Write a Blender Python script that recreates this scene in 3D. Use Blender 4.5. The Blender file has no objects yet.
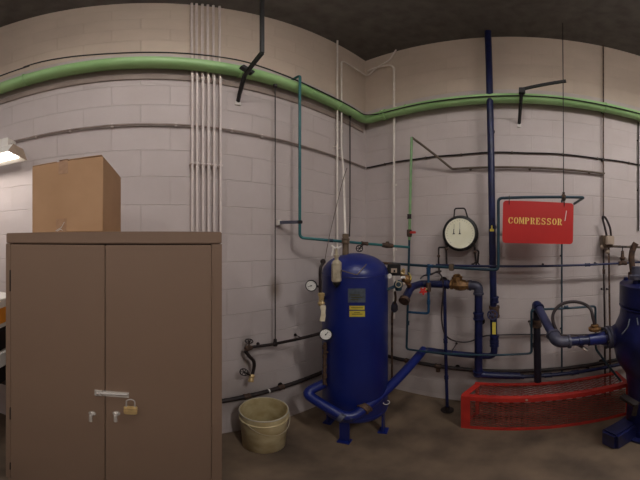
import bpy, bmesh, math, random
from mathutils import Vector, Matrix, noise as mnoise
random.seed(7)
COL = bpy.context.scene.collection
V = Vector
CH = 1.86            # height of the eye above the floor
DB, DR = 1.572, 2.152  # distances of the back wall (y) and right wall (x)
CZ = 4.5             # ceiling height

# ------------------------------------------------------------------ placing
def _d(px, py):
    return math.radians((px - 150) / 4.0), math.tan(math.radians((240 - py) / 4.0))
def W(px, py, s=0.0):          # on a plane s in front of the back wall
    a, t = _d(px, py); y = DB - s; D = y / math.cos(a)
    return V((D * math.sin(a), y, CH + D * t))
def E(px, py, s=0.0):          # on a plane s in front of the right wall
    a, t = _d(px, py); x = DR - s; D = x / math.sin(a)
    return V((x, D * math.cos(a), CH + D * t))
def P(px, py, D):              # at horizontal distance D
    a, t = _d(px, py)
    return V((D * math.sin(a), D * math.cos(a), CH + D * t))
def Wx(px, s=0.0):
    return (DB - s) * math.tan(math.radians((px - 150) / 4.0))
def Ey(px, s=0.0):
    return (DR - s) / math.tan(math.radians((px - 150) / 4.0))

# ------------------------------------------------------------------ materials
def lin(c):
    return tuple(((v / 255) / 12.92 if v / 255 <= 0.04045 else ((v / 255 + 0.055) / 1.055) ** 2.4) for v in c)
def mat(name, c, rough=0.5, metal=0.0, c2=None, scale=8.0, amount=0.5, bump=0.0, spec=0.5):
    m = bpy.data.materials.new(name); m.use_nodes = True
    nt = m.node_tree; n = nt.nodes; l = nt.links
    b = n['Principled BSDF']
    b.inputs['Roughness'].default_value = rough; b.inputs['Metallic'].default_value = metal
    b.inputs['Specular IOR Level'].default_value = spec
    c = lin(c); c2 = lin(c2) if c2 else tuple(v * 0.8 for v in c)
    tc = n.new('ShaderNodeTexCoord'); nz = n.new('ShaderNodeTexNoise'); cr = n.new('ShaderNodeValToRGB')
    nz.inputs['Scale'].default_value = scale; nz.inputs['Detail'].default_value = 6
    l.new(tc.outputs['Object'], nz.inputs['Vector']); l.new(nz.outputs['Fac'], cr.inputs['Fac'])
    w = 0.25 * (1 - amount) + 0.03
    cr.color_ramp.elements[0].position = 0.5 - w; cr.color_ramp.elements[1].position = 0.5 + w
    cr.color_ramp.elements[0].color = (*c2, 1); cr.color_ramp.elements[1].color = (*c, 1)
    l.new(cr.outputs['Color'], b.inputs['Base Color'])
    if bump:
        bp = n.new('ShaderNodeBump'); bp.inputs['Strength'].default_value = bump; bp.inputs['Distance'].default_value = 0.003
        l.new(nz.outputs['Fac'], bp.inputs['Height']); l.new(bp.outputs['Normal'], b.inputs['Normal'])
    return m
def emit(name, c, s):
    m = bpy.data.materials.new(name); m.use_nodes = True
    b = m.node_tree.nodes['Principled BSDF']
    b.inputs['Base Color'].default_value = (*lin(c), 1)
    b.inputs['Emission Color'].default_value = (*lin(c), 1); b.inputs['Emission Strength'].default_value = s
    return m

ZB = 1.66   # the wall colour changes this far above the eye, painting in a lamp cutoff
def block_wall(name, axis, off, stain=None, upright=1.0):
    m = bpy.data.materials.new(name); m.use_nodes = True
    nt = m.node_tree; n = nt.nodes; l = nt.links; b = n['Principled BSDF']
    b.inputs['Roughness'].default_value = 0.55; b.inputs['Specular IOR Level'].default_value = 0.3
    tc = n.new('ShaderNodeTexCoord'); sp = n.new('ShaderNodeSeparateXYZ'); l.new(tc.outputs['Object'], sp.inputs[0])
    def math_(op, a, b_=None, c=None):
        k = n.new('ShaderNodeMath'); k.operation = op
        for i, v in enumerate((a, b_, c)):
            if v is None: continue
            if isinstance(v, (int, float)): k.inputs[i].default_value = v
            else: l.new(v, k.inputs[i])
        return k.outputs[0]
    u = math_('ADD', sp.outputs[axis], off + 40 * 0.4064)
    v = math_('ADD', sp.outputs['Z'], -(CH + 0.04) + 21 * 0.2032)
    cb = n.new('ShaderNodeCombineXYZ'); l.new(u, cb.inputs[0]); l.new(v, cb.inputs[1])
    br = n.new('ShaderNodeTexBrick'); l.new(cb.outputs[0], br.inputs['Vector'])
    br.offset = 0.5; br.offset_frequency = 2; br.squash = 1
    br.inputs['Scale'].default_value = 1; br.inputs['Brick Width'].default_value = 0.4064; br.inputs['Row Height'].default_value = 0.2032
    br.inputs['Mortar Size'].default_value = 0.0034; br.inputs['Mortar Smooth'].default_value = 0.35; br.inputs['Bias'].default_value = 0
    br.inputs['Color1'].default_value = (0.95, 0.95, 0.95, 1); br.inputs['Color2'].default_value = (1.0, 1.0, 1.0, 1); br.inputs['Mortar'].default_value = (0.97, 0.96, 0.95, 1)
    row = math_('FRACT', math_('DIVIDE', v, 0.2032)); ed = math_('MULTIPLY', math_('MINIMUM', row, math_('SUBTRACT', 1.0, row)), 0.2032)
    hm = n.new('ShaderNodeMapRange'); hm.interpolation_type = 'SMOOTHSTEP'; l.new(ed, hm.inputs['Value'])
    hm.inputs['From Min'].default_value = 0.0016; hm.inputs['From Max'].default_value = 0.0046; hm.inputs['To Min'].default_value = 1.0; hm.inputs['To Max'].default_value = 0.0
    joint = math_('MAXIMUM', hm.outputs[0], math_('MULTIPLY', br.outputs['Fac'], upright))
    # colour: pale below, beige above the pipe run with the upper wall's light painted in
    up = n.new('ShaderNodeMix'); up.data_type = 'RGBA'
    zf = n.new('ShaderNodeMapRange'); zf.inputs['From Min'].default_value = CH + ZB - 0.006; zf.inputs['From Max'].default_value = CH + ZB + 0.006
    l.new(sp.outputs['Z'], zf.inputs['Value']); l.new(zf.outputs[0], up.inputs['Factor'])
    up.inputs['A'].default_value = (*lin(LOW), 1); up.inputs['B'].default_value = (*lin(HIGH), 1)
    mu = n.new('ShaderNodeMix'); mu.data_type = 'RGBA'; mu.blend_type = 'MULTIPLY'; mu.inputs['Factor'].default_value = 1
    l.new(up.outputs['Result'], mu.inputs['A']); l.new(br.outputs['Color'], mu.inputs['B'])
    nz = n.new('ShaderNodeTexNoise'); nz.inputs['Scale'].default_value = 1.7; nz.inputs['Detail'].default_value = 8; nz.inputs['Roughness'].default_value = 0.65
    l.new(tc.outputs['Object'], nz.inputs['Vector'])
    dr = n.new('ShaderNodeMapRange'); dr.inputs['From Min'].default_value = 0.35; dr.inputs['From Max'].default_value = 0.7
    dr.inputs['To Min'].default_value = 0.0; dr.inputs['To Max'].default_value = 0.22; l.new(nz.outputs['Fac'], dr.inputs['Value'])
    d1 = n.new('ShaderNodeMix'); d1.data_type = 'RGBA'; l.new(dr.outputs[0], d1.inputs['Factor'])
    l.new(mu.outputs['Result'], d1.inputs['A']); d1.inputs['B'].default_value = (*lin((150, 132, 118)), 1)
    out = d1.outputs['Result']
    for (p, r, a, c) in (stain or []):
        vm = n.new('ShaderNodeVectorMath'); vm.operation = 'SUBTRACT'; l.new(tc.outputs['Object'], vm.inputs[0]); vm.inputs[1].default_value = p
        vs = n.new('ShaderNodeVectorMath'); vs.operation = 'DIVIDE'; l.new(vm.outputs[0], vs.inputs[0]); vs.inputs[1].default_value = r
        ln = n.new('ShaderNodeVectorMath'); ln.operation = 'LENGTH'; l.new(vs.outputs[0], ln.inputs[0])
        nn = math_('MULTIPLY', nz.outputs['Fac'], 0.8)
        f = math_('SUBTRACT', 1.35, ln.outputs['Value']); f = math_('SUBTRACT', f, nn); f = math_('MULTIPLY', f, a)
        cl = n.new('ShaderNodeClamp'); l.new(f, cl.inputs['Value']); cl.inputs['Max'].default_value = a
        mm = n.new('ShaderNodeMix'); mm.data_type = 'RGBA'; l.new(cl.outputs[0], mm.inputs['Factor']); l.new(out, mm.inputs['A'])
        mm.inputs['B'].default_value = (*lin(c), 1); out = mm.outputs['Result']
    l.new(out, b.inputs['Base Color'])
    n2 = n.new('ShaderNodeTexNoise'); n2.inputs['Scale'].default_value = 70; n2.inputs['Detail'].default_value = 4; l.new(tc.outputs['Object'], n2.inputs['Vector'])
    hh = math_('MULTIPLY', n2.outputs['Fac'], 0.25); hh = math_('SUBTRACT', hh, joint)
    bp = n.new('ShaderNodeBump'); bp.inputs['Strength'].default_value = 0.8; bp.inputs['Distance'].default_value = 0.0042
    l.new(hh, bp.inputs['Height']); l.new(bp.outputs['Normal'], b.inputs['Normal'])
    return m
LOW, HIGH = (204, 193, 190), (214, 197, 180)
M = {}
M['wall_back'] = block_wall('painted_block_back', 'X', -0.344, [((Wx(275), DB, CH - 0.40), (0.085, 1, 0.14), 0.85, (112, 90, 62)),
      ((Wx(240), DB, 0.55), (0.5, 1, 0.35), 0.25, (110, 100, 84)), ((Wx(247), DB, 0.95), (0.09, 1, 0.24), 0.5, (104, 92, 76))])
M['wall_right'] = block_wall('painted_block_right', 'Y', 0.207, [((DR, 0.8, 0.1), (1, 1.2, 0.35), 0.3, (110, 98, 82))], 0.35)
M['wall_plain'] = block_wall('painted_block_plain', 'Y', 0.1)
M['floor'] = mat('stained_concrete', (128, 108, 88), 0.6, c2=(70, 58, 48), scale=3.0, amount=0.2, bump=0.3)
M['ceiling'] = mat('dark_ceiling', (104, 98, 92), 0.9, c2=(88, 82, 78))
M['tan'] = mat('tan_enamel', (131, 108, 90), 0.42, c2=(126, 103, 86), scale=2.2, amount=0.1)
M['cardboard'] = mat('cardboard', (184, 146, 110), 0.85, c2=(174, 136, 100), scale=5, bump=0.1)
M['tape'] = mat('packing_tape', (160, 122, 92), 0.35, c2=(176, 140, 110), scale=40)
M['darkgap'] = mat('dark_gap', (38, 30, 24), 0.9)
M['chrome'] = mat('chrome', (226, 220, 212), 0.25, 0.5)
M['brass'] = mat('brass', (208, 180, 126), 0.35, 0.25, c2=(176, 148, 100), scale=30)
M['slate'] = mat('slate_blue_paint', (62, 64, 96), 0.45, c2=(48, 50, 82))
M['nearblack'] = mat('blackened_pipe_paint', (30, 30, 44), 0.5, c2=(22, 22, 34))
M['oldbrass'] = mat('weathered_brass', (150, 112, 66), 0.5, 0.4, c2=(98, 70, 44), scale=28)
M['green'] = mat('green_pipe_paint', (164, 204, 140), 0.38, c2=(146, 190, 124), scale=3)
M['palegreen'] = mat('pale_green_paint', (138, 176, 124), 0.45, c2=(112, 150, 100), scale=10)
M['teal'] = mat('teal_paint', (40, 112, 110), 0.38, c2=(34, 92, 100), scale=9)
M['darkteal'] = mat('dark_teal_paint', (30, 62, 76), 0.4, c2=(24, 46, 60), scale=9)
M['tealblue'] = mat('teal_blue_paint', (30, 78, 112), 0.4, c2=(26, 62, 96), scale=9)
M['blue'] = mat('blue_enamel', (19, 35, 108), 0.36, c2=(16, 29, 96), scale=3)
M['darkblue'] = mat('dark_blue_paint', (22, 30, 78), 0.4, c2=(18, 24, 58), scale=12)
M['castblue'] = mat('cast_blue_paint', (24, 30, 88), 0.35, c2=(16, 20, 58), scale=7, bump=0.3)
M['galv'] = mat('galvanised_elbow', (84, 82, 94), 0.45, 0.2, c2=(60, 62, 80), scale=16)
M['conduit'] = mat('wall_coloured_conduit', (226, 214, 208), 0.4, c2=(216, 204, 197), scale=6)
M['steelconduit'] = mat('bare_steel_conduit', (240, 232, 222), 0.35, 0.0, c2=(226, 216, 206), scale=14)
M['rust'] = mat('rusty_iron', (104, 78, 60), 0.7, 0.2, c2=(58, 44, 38), scale=22, bump=0.3)
M['darkiron'] = mat('dark_iron', (50, 38, 36), 0.55, 0.2, c2=(28, 22, 22), scale=18, bump=0.2)
M['brownpipe'] = mat('brown_pipe', (110, 96, 82), 0.5, 0.2, c2=(86, 72, 60), scale=14)
M['black'] = mat('black_plastic', (22, 21, 22), 0.45)
M['rubber'] = mat('black_rubber', (34, 31, 32), 0.55)
M['hose'] = mat('dark_brown_hose', (62, 50, 50), 0.45, c2=(46, 38, 40))
M['red'] = mat('red_sign_enamel', (188, 40, 36), 0.4, c2=(180, 36, 34), scale=3)
M['redguard'] = mat('red_guard_paint', (196, 52, 40), 0.42, c2=(172, 42, 36), scale=6)
M['redmesh'] = mat('red_mesh_paint', (150, 58, 48), 0.6, c2=(118, 50, 42), scale=12)
M['redhandle'] = mat('red_handle', (210, 50, 44), 0.4)
M['yellow'] = mat('yellow_label', (255, 236, 100), 0.5)
M['yellowletter'] = mat('yellow_letter_paint', (255, 226, 124), 0.5)
M['ink'] = mat('label_ink', (110, 100, 36), 0.6)
M['plate'] = mat('grey_nameplate', (120, 128, 138), 0.45, 0.0, c2=(94, 104, 114), scale=40)
M['white'] = mat('white_enamel', (232, 228, 220), 0.4, c2=(220, 214, 206))
M['paper'] = mat('paper_tag', (224, 212, 186), 0.8, c2=(206, 192, 160), scale=30)
M['dial'] = mat('dial_face', (246, 244, 220), 0.5, c2=(238, 235, 206), scale=10)
M['dialwhite'] = mat('white_dial_face', (236, 234, 226), 0.45)
M['pail'] = mat('stained_pail_plastic', (206, 192, 150), 0.5, c2=(178, 156, 110), scale=9)
M['steel'] = mat('satin_steel', (206, 194, 168), 0.32, 0.2, c2=(176, 164, 140), scale=20)
M['brownbox'] = mat('taped_bundle', (112, 94, 74), 0.6, c2=(88, 72, 56), scale=20)
M['beige'] = mat('beige_plastic', (190, 170, 150), 0.5)
M['orange'] = mat('orange_print', (236, 150, 44), 0.6)
M['wood'] = mat('brown_wood', (120, 72, 48), 0.5, c2=(96, 56, 38), scale=6)
M['tube'] = emit('lit_lamp_tube', (255, 246, 236), 4.0)
M['lens'] = emit('lit_lamp_lens', (255, 250, 246), 14)

# ------------------------------------------------------------------ mesh tools
def frame(d):
    d = d.normalized(); a = V((0, 0, 1)) if abs(d.z) < 0.9 else V((1, 0, 0))
    x = d.cross(a).normalized(); return x, d.cross(x).normalized()
def rounded(pts, r):
    pts = [V(p) for p in pts]
    if r <= 0 or len(pts) < 3: return pts
    out = [pts[0]]
    for i in range(1, len(pts) - 1):
        a, b, c = pts[i - 1], pts[i], pts[i + 1]
        u, w = (a - b), (c - b); q = min(r, u.length * 0.49, w.length * 0.49)
        if u.length < 1e-6 or w.length < 1e-6: continue
        u = b + u.normalized() * q; w = b + w.normalized() * q
        for k in range(7):
            t = k / 6; out.append(u * (1 - t) ** 2 + b * 2 * t * (1 - t) + w * t * t)
    out.append(pts[-1]); return out
def smooth_path(pts, n=8):
    pts = [V(p) for p in pts]; q = [pts[0] * 2 - pts[1]] + pts + [pts[-1] * 2 - pts[-2]]; out = []
    for i in range(1, len(q) - 2):
        for k in range(n):
            t = k / n; p0, p1, p2, p3 = q[i - 1], q[i], q[i + 1], q[i + 2]
            out.append(0.5 * ((2 * p1) + (p2 - p0) * t + (2 * p0 - 5 * p1 + 4 * p2 - p3) * t * t + (3 * p1 - p0 - 3 * p2 + p3) * t ** 3))
    out.append(pts[-1]); return out
class MB:
    def __init__(s): s.bm = bmesh.new()
    def ring(s, c, x, y, r, n): return [s.bm.verts.new(c + (x * math.cos(2 * math.pi * k / n) + y * math.sin(2 * math.pi * k / n)) * r) for k in range(n)]
    def skin(s, rings, cap=True):
        n = len(rings[0])
        for a, b in zip(rings, rings[1:]):
            for k in range(n): s.bm.faces.new((a[k], a[(k + 1) % n], b[(k + 1) % n], b[k]))
        if cap:
            s.bm.faces.new(rings[0][::-1]); s.bm.faces.new(rings[-1])
    def tube(s, pts, r, fillet=0.0, n=12, curve=False):
        pts = smooth_path(pts) if curve else rounded(pts, fillet)
        cl = [pts[0]]
        for p in pts[1:]:
            if (p - cl[-1]).length > 1e-5: cl.append(p)
        pts = cl
        d = (pts[1] - pts[0]).normalized(); x, y = frame(d); rings = []
        for i, p in enumerate(pts):
            a = (pts[i] - pts[i - 1]).normalized() if i else d
            b = (pts[i + 1] - pts[i]).normalized() if i < len(pts) - 1 else a
            t = (a + b).normalized() if (a + b).length > 1e-6 else b
            x = (x - t * x.dot(t)).normalized(); y = t.cross(x).normalized()
            k = 1 / max(0.6, t.dot(b)); rings.append(s.ring(p, x, y, r * (k if i and i < len(pts) - 1 and k < 1.2 else 1), n))
        s.skin(rings); return s
    def lathe(s, base, axis, prof, n=20, cap=True):       # prof: (distance along the axis, radius)
        axis = V(axis).normalized(); x, y = frame(axis); base = V(base)
        s.skin([s.ring(base + axis * t, x, y, max(r, 1e-4), n) for t, r in prof], cap); return s
    def cyl(s, a, b, r, n=16): return s.lathe(a, V(b) - V(a), [(0, r), ((V(b) - V(a)).length, r)], n)
    def box(s, c, size, rot=None, bev=0.0, seg=2):
        t = bmesh.new(); bmesh.ops.create_cube(t, size=1)
        for v in t.verts: v.co = V((v.co.x * size[0], v.co.y * size[1], v.co.z * size[2]))
        if bev: bmesh.ops.bevel(t, geom=t.edges[:], offset=bev, segments=seg, affect='EDGES')
        mx = Matrix.Translation(V(c)) @ (rot.to_4x4() if rot else Matrix.Identity(4)); t.transform(mx)
        me = bpy.data.meshes.new('t'); t.to_mesh(me); t.free(); s.bm.from_mesh(me); bpy.data.meshes.remove(me); return s
    def bar(s, a, b, w, t, up=V((0, 0, 1))):                # rectangular bar from a to b
        a, b = V(a), V(b); d = (b - a).normalized(); x = d.cross(up)
        if x.length < 1e-3: x = d.cross(V((1, 0, 0)))
        x.normalize(); y = x.cross(d).normalized()
        R = Matrix((x, d, y)).transposed(); return s.box((a + b) / 2, (w, (b - a).length, t), R)
    def torus(s, c, axis, R, r, n=28, m=8, a0=0, a1=2 * math.pi):
        x, y = frame(V(axis)); c = V(c); full = abs(a1 - a0 - 2 * math.pi) < 1e-6; rings = []
        for k in range(n + (0 if full else 1)):
            a = a0 + (a1 - a0) * k / n; o = x * math.cos(a) + y * math.sin(a)
            rings.append(s.ring(c + o * R, o, V(axis).normalized(), r, m))
        if full: rings.append(rings[0])
        s.skin(rings, cap=not full); return s
    def ball(s, c, r, sc=(1, 1, 1), n=14):
        t = bmesh.new(); bmesh.ops.create_uvsphere(t, u_segments=n, v_segments=n // 2 + 1, radius=r)
        for v in t.verts: v.co = V((v.co.x * sc[0] + c[0], v.co.y * sc[1] + c[1], v.co.z * sc[2] + c[2]))
        me = bpy.data.meshes.new('t'); t.to_mesh(me); t.free(); s.bm.from_mesh(me); bpy.data.meshes.remove(me); return s
    def prism(s, pts2, o, ux, uy, th):                      # outline in a plane at o, with a thickness
        o, ux, uy = V(o), V(ux), V(uy); nn = ux.cross(uy).normalized() * th
        a = [s.bm.verts.new(o + ux * p[0] + uy * p[1]) for p in pts2]; b = [s.bm.verts.new(v.co + nn) for v in a]
        s.bm.faces.new(a[::-1]); s.bm.faces.new(b)
        for k in range(len(a)): s.bm.faces.new((a[k], a[(k + 1) % len(a)], b[(k + 1) % len(a)], b[k]))
        return s
ORG = {}
def build(name, mb, m, parent=None, ang=40, origin=None):
    bm = mb.bm; bmesh.ops.recalc_face_normals(bm, faces=bm.faces[:])
    co = [v.co for v in bm.verts]
    mn = V((min(c[i] for c in co) for i in range(3))); mx = V((max(c[i] for c in co) for i in range(3)))
    o = V(origin) if origin is not None else V(((mn.x + mx.x) / 2, (mn.y + mx.y) / 2, mn.z))
    if parent is None and name.startswith(('wall', 'floor', 'ceiling')): o = V((0, 0, 0))
    bm.transform(Matrix.Translation(-o))
    me = bpy.data.meshes.new(name); bm.to_mesh(me); bm.free()
    me.materials.append(M[m] if isinstance(m, str) else m)
    for p in me.polygons: p.use_smooth = True
    me.set_sharp_from_angle(angle=math.radians(ang))
    ob = bpy.data.objects.new(name, me); COL.objects.link(ob); ORG[ob.name] = o
    if parent is not None: ob.parent = parent; ob.location = o - ORG[parent.name]
    else: ob.location = o
    return ob
def tag(ob, label, cat, group=None, kind=None):
    ob['label'] = label; ob['category'] = cat
    if group: ob['group'] = group
    if kind: ob['kind'] = kind
    return ob
def thing(name, label, cat, loc, group=None):
    ob = bpy.data.objects.new(name, None); COL.objects.link(ob); ob.location = V(loc); ORG[ob.name] = V(loc)
    ob.empty_display_size = 0.1
    return tag(ob, label, cat, group)
def struct(name, mb, m): o = build(name, mb, m); o['kind'] = 'structure'; return o
def lab(o, t): o['label'] = t; return o
# repeated little parts
def coupling(parent, c, axis, r, m, L=0.05, name='coupling'):
    a = V(axis).normalized(); b = V(c) - a * L / 2; k = MB()
    k.lathe(b, a, [(0, r * 1.0), (0.001, r * 1.32), (L * 0.18, r * 1.38), (L * 0.22, r * 1.22), (L * 0.78, r * 1.22), (L * 0.82, r * 1.38), (L - 0.001, r * 1.32), (L, r)], 16)
    return build(name, k, m, parent)
def elbow(parent, a, c, b, r, m, L=0.05, name='elbow'):      # a swollen bend at corner c
    a, b, c = V(a), V(b), V(c); p = c + (a - c).normalized() * L; q = c + (b - c).normalized() * L
    k = MB(); k.tube([p, c, q], r * 1.2, L * 0.95, 14)
    for e, d in ((p, p - c), (q, q - c)): k.lathe(e - d.normalized() * 0.012, d, [(0, r * 1.2), (0.001, r * 1.42), (0.018, r * 1.42), (0.019, r)], 14)
    return build(name, k, m, parent)
def handwheel(parent, c, axis, R, m, spokes=5, name='handwheel'):
    a = V(axis).normalized(); x, y = frame(a); k = MB(); k.torus(c, a, R, R * 0.16, 20, 6)
    for i in range(spokes):
        t = 2 * math.pi * i / spokes; k.tube([V(c), V(c) + (x * math.cos(t) + y * math.sin(t)) * R], R * 0.11, 0, 6)
    k.ball(c, R * 0.24); return build(name, k, m, parent)
def clamp(parent, c, r, wall, m='darkiron', s=None, name='pipe_clamp'):    # collar plus a rod back to the wall
    k = MB(); c = V(c)
    if wall == 'back': w = V((c.x, DB, c.z)); ax = V((1, 0, 0))
    else: w = V((DR, c.y, c.z)); ax = V((0, 1, 0))
    k.tube([c, w - (w - c).normalized() * 0.001], max(0.004, r * 0.35), 0, 8)
    d = (w - c).normalized(); k.lathe(w - d * 0.006, d, [(0, r * 1.1), (0.005, r * 1.1)], 12)
    return build(name, k, m, parent)

# ------------------------------------------------------------------ the room
X0, Y0 = -4.0, -4.5
struct('wall_back', MB().box(((X0 + DR) / 2, DB + 0.1, CZ / 2), (DR - X0 + 0.4, 0.2, CZ)), 'wall_back')
struct('wall_right', MB().box((DR + 0.1, (Y0 + DB) / 2, CZ / 2), (0.2, DB - Y0, CZ)), 'wall_right')
struct('wall_left', MB().box((X0 - 0.1, (Y0 + DB) / 2, CZ / 2), (0.2, DB - Y0, CZ)), 'wall_plain')
struct('wall_front', MB().box(((X0 + DR) / 2, Y0 - 0.1, CZ / 2), (DR - X0 + 0.4, 0.2, CZ)), 'wall_plain')
struct('floor', MB().box(((X0 + DR) / 2, (Y0 + DB) / 2, -0.05), (DR - X0 + 0.4, DB - Y0 + 0.4, 0.1)), 'floor')
struct('ceiling', MB().box(((X0 + DR) / 2, (Y0 + DB) / 2, CZ + 0.05), (DR - X0 + 0.4, DB - Y0 + 0.4, 0.1)), 'ceiling')

# ------------------------------------------------------------------ big green pipe round the corner
GS = 0.09; GB = 0.072; GZ = CH + 1.468; GR = 0.057
gp = build('green_pipe', MB().tube([(-3.9, DB - GB, GZ), (DR - GS, DB - GB, GZ), (DR - GS, -3.2, GZ)], GR, 0.10, 20), 'green')
tag(gp, 'thick green painted pipe running round the corner high on both walls', 'pipe')
coupling(gp, (DR - GS, DB - GS - 0.22, GZ), (0, 1, 0), GR * 0.9, 'green', 0.05)
for x in (-2.6, -0.9, Wx(236), 1.6):
    k = MB(); k.tube([(x, DB - GB, GZ), (x, DB - 0.001, GZ)], 0.012, 0, 8); k.torus((x, DB - GB, GZ), (1, 0, 0), GR + 0.003, 0.006, 24, 6); build('pipe_clamp', k, 'green', gp)
for y in (1.0, -0.9, -2.4):
    k = MB(); k.tube([(DR - GS, y, GZ), (DR - 0.001, y, GZ)], 0.012, 0, 8); k.torus((DR - GS, y, GZ), (0, 1, 0), GR + 0.003, 0.006, 24, 6); build('pipe_clamp', k, 'green', gp)
# black cable lying on the pipe
cz = GZ + GR * 0.80
pts = [(-3.8, DB - GS - 0.01, GZ + 0.15), W(0, 76, GS), W(25, 66.5, GS), W(50, 60, GS), (Wx(120), DB - GS, GZ + 0.12), (Wx(190), DB - GS - 0.02, GZ + 0.10), W(240, 60.5, GS + 0.04), W(262, 67, GS + 0.045), W(290, 77.5, GS + 0.05), W(320, 91, GS + 0.05), (1.75, DB - GB - 0.061, GZ + 0.012), (1.93, DB - GB - 0.064, GZ + 0.004), (DR - GS - 0.068, DB - GB - 0.15, GZ)]
for i in range(14): pts.append((DR - GS - 0.0635, 1.2 - i * 0.33, GZ - 0.012 + 0.003 * math.sin(i * 1.7)))
cb = build('cable', MB().tube(pts, 0.0068, 0, 6, curve=True), 'black')
tag(cb, 'thin black cable lying along the top of the thick green pipe', 'cable')

# ------------------------------------------------------------------ horizontal conduit (back) and cables (right)
zc = CH + 0.86
k = MB(); k.tube([(Wx(14, .02), DB - .02, zc), (DR - .03, DB - .02, zc)], 0.0085, 0, 8)
hc = build('conduit', k, mat('dull_conduit', (168, 152, 142), .45, c2=(128, 112, 102), scale=5)); tag(hc, 'slim dull brown conduit running level across the back wall behind the upright conduits', 'conduit')
for px in (36, 70, 112, 176, 232, 262, 300, 340):
    x = Wx(px, .02); build('clip', MB().box((x, DB - 0.012, zc), (0.02, 0.026, 0.032), None, 0.004), 'conduit', hc)
k = MB(); pts = []
for i in range(30):
    y = DB - 0.03 - i * 0.12; pts.append((DR - 0.014, y, zc + 0.008 * mnoise.noise(V((y * 3, 0, 0)))))
ec = build('cable', MB().tube(pts, 0.0085, 0, 8, curve=True), 'darkiron'); tag(ec, 'dark brown cable clipped level across the right wall above the dial gauge', 'cable')
for i in (2, 6, 9, 13, 17, 20, 23): build('clip', MB().box((DR - 0.012, pts[i][1], pts[i][2]), (0.024, 0.014, 0.026), None, 0.003), 'brownpipe', ec)

# brown strip painting the green pipe's shadow on the back wall
st = build('wall_shadow_strip', MB().box(((X0 + DR - 0.05) / 2, DB - 0.007, CH + 1.352), (DR - 0.05 - X0, 0.010, 0.060), None, 0.003), mat('brown_shadow_strip', (152, 136, 126), 0.6, c2=(140, 124, 114)))
tag(st, 'narrow brown strip painted as a shadow on the back wall just below the thick green pipe', 'strip')

# six upright conduits
ZF = 0.0
for i, px in enumerate((192.4, 197.2, 203.0, 208.6, 214.2, 220.6)):
    s = 0.045; x = Wx(px, s); k = MB(); k.tube([(x, DB - s, 0.0), (x, DB - s, CH + 1.36), (x, DB - 0.035 + 0.012, CH + 1.42), (x, DB - 0.024, CZ - .002)], 0.0095, 0.03, 10)
    c = build('upright_conduit', k, 'conduit')
    where = ['leftmost', 'second from the left', 'third from the left', 'third from the right', 'second from the right', 'rightmost'][i]
    tag(c, f'upright pale conduit behind the tan cabinet, {where} of the row of six', 'conduit', 'upright conduits on the back wall')
    coupling(c, (x, DB - s, CH + 1.34), (0, 0, 1), 0.0095, 'conduit', 0.03)
    for z in (CH + 0.54,): build('strap', MB().box((x, DB - s / 2 - 0.006, z), (0.03, s + 0.012, 0.014), None, 0.003), 'conduit', c)

# ------------------------------------------------------------------ tan cabinet
CY = 0.87; cx0, cx1 = CY * math.tan(math.radians(-36)), CY * math.tan(math.radians(18)); ct = CH + 0.0325
cd = 0.60; cw = cx1 - cx0; cm = (cx0 + cx1) / 2
cab = thing('storage_cabinet', 'tan metal two-door storage cabinet with a padlocked bolt standing against the back wall', 'cabinet', (cm, CY + cd / 2, 0))
k = MB()
k.box((cm, CY + 0.02 + cd / 2, 0.04 + (ct - 0.04) / 2), (cw, cd - 0.01, ct - 0.04), None, 0.003)
k.box((cm, CY + 0.012, ct - 0.024), (cw, 0.026, 0.048), None, 0.004)
k.box((cx0 + 0.0125, CY + 0.012, (ct - 0.049) / 2 + .03), (0.026, 0.025, ct - 0.049 - .06))
k.box((cx1 - 0.0215, CY + 0.012, (ct - 0.049) / 2 + .03), (0.042, 0.025, ct - 0.049 - .06))
k.box((cm, CY + 0.0145, 0.05), (cw - 0.02, 0.018, 0.10))
build('body', k, 'tan', cab)
dz0, dz1 = 0.105, ct - 0.052
xs = CY * math.tan(math.radians((105.3 - 150) / 4)); dl0 = cx0 + 0.0275; dr1 = cx1 - 0.0445
doors = []
for (a, b, nm) in ((dl0, xs - 0.0012, 'L'), (xs + 0.0012, dr1, 'R')):
    dd = build('door', MB().box(((a + b) / 2, CY + 0.006, (dz0 + dz1) / 2), (b - a, 0.020, dz1 - dz0), None, 0.003), 'tan', cab); doors.append(dd)
build('shadow_gap_sheet', MB().box((cm, CY + 0.0155, (dz0 + dz1) / 2), (cw - 0.06, 0.004, dz1 - dz0 + 0.006)), 'darkgap', cab)  # dark sheet behind the doors, painting the shade in their gaps
for z in (CH - 0.19, CH - 1.0, CH - 1.6):
    for x, dd in ((dl0 - 0.001, doors[0]), (dr1 + 0.0015, doors[1])):
        lab(build('hinge', MB().cyl((x, CY - 0.003, z - 0.05), (x, CY - 0.003, z + 0.05), 0.0035, 8), 'darkgap' if dd is doors[0] else 'tan', dd), 'dark barrel hinge' if dd is doors[0] else 'tan barrel hinge')
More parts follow.
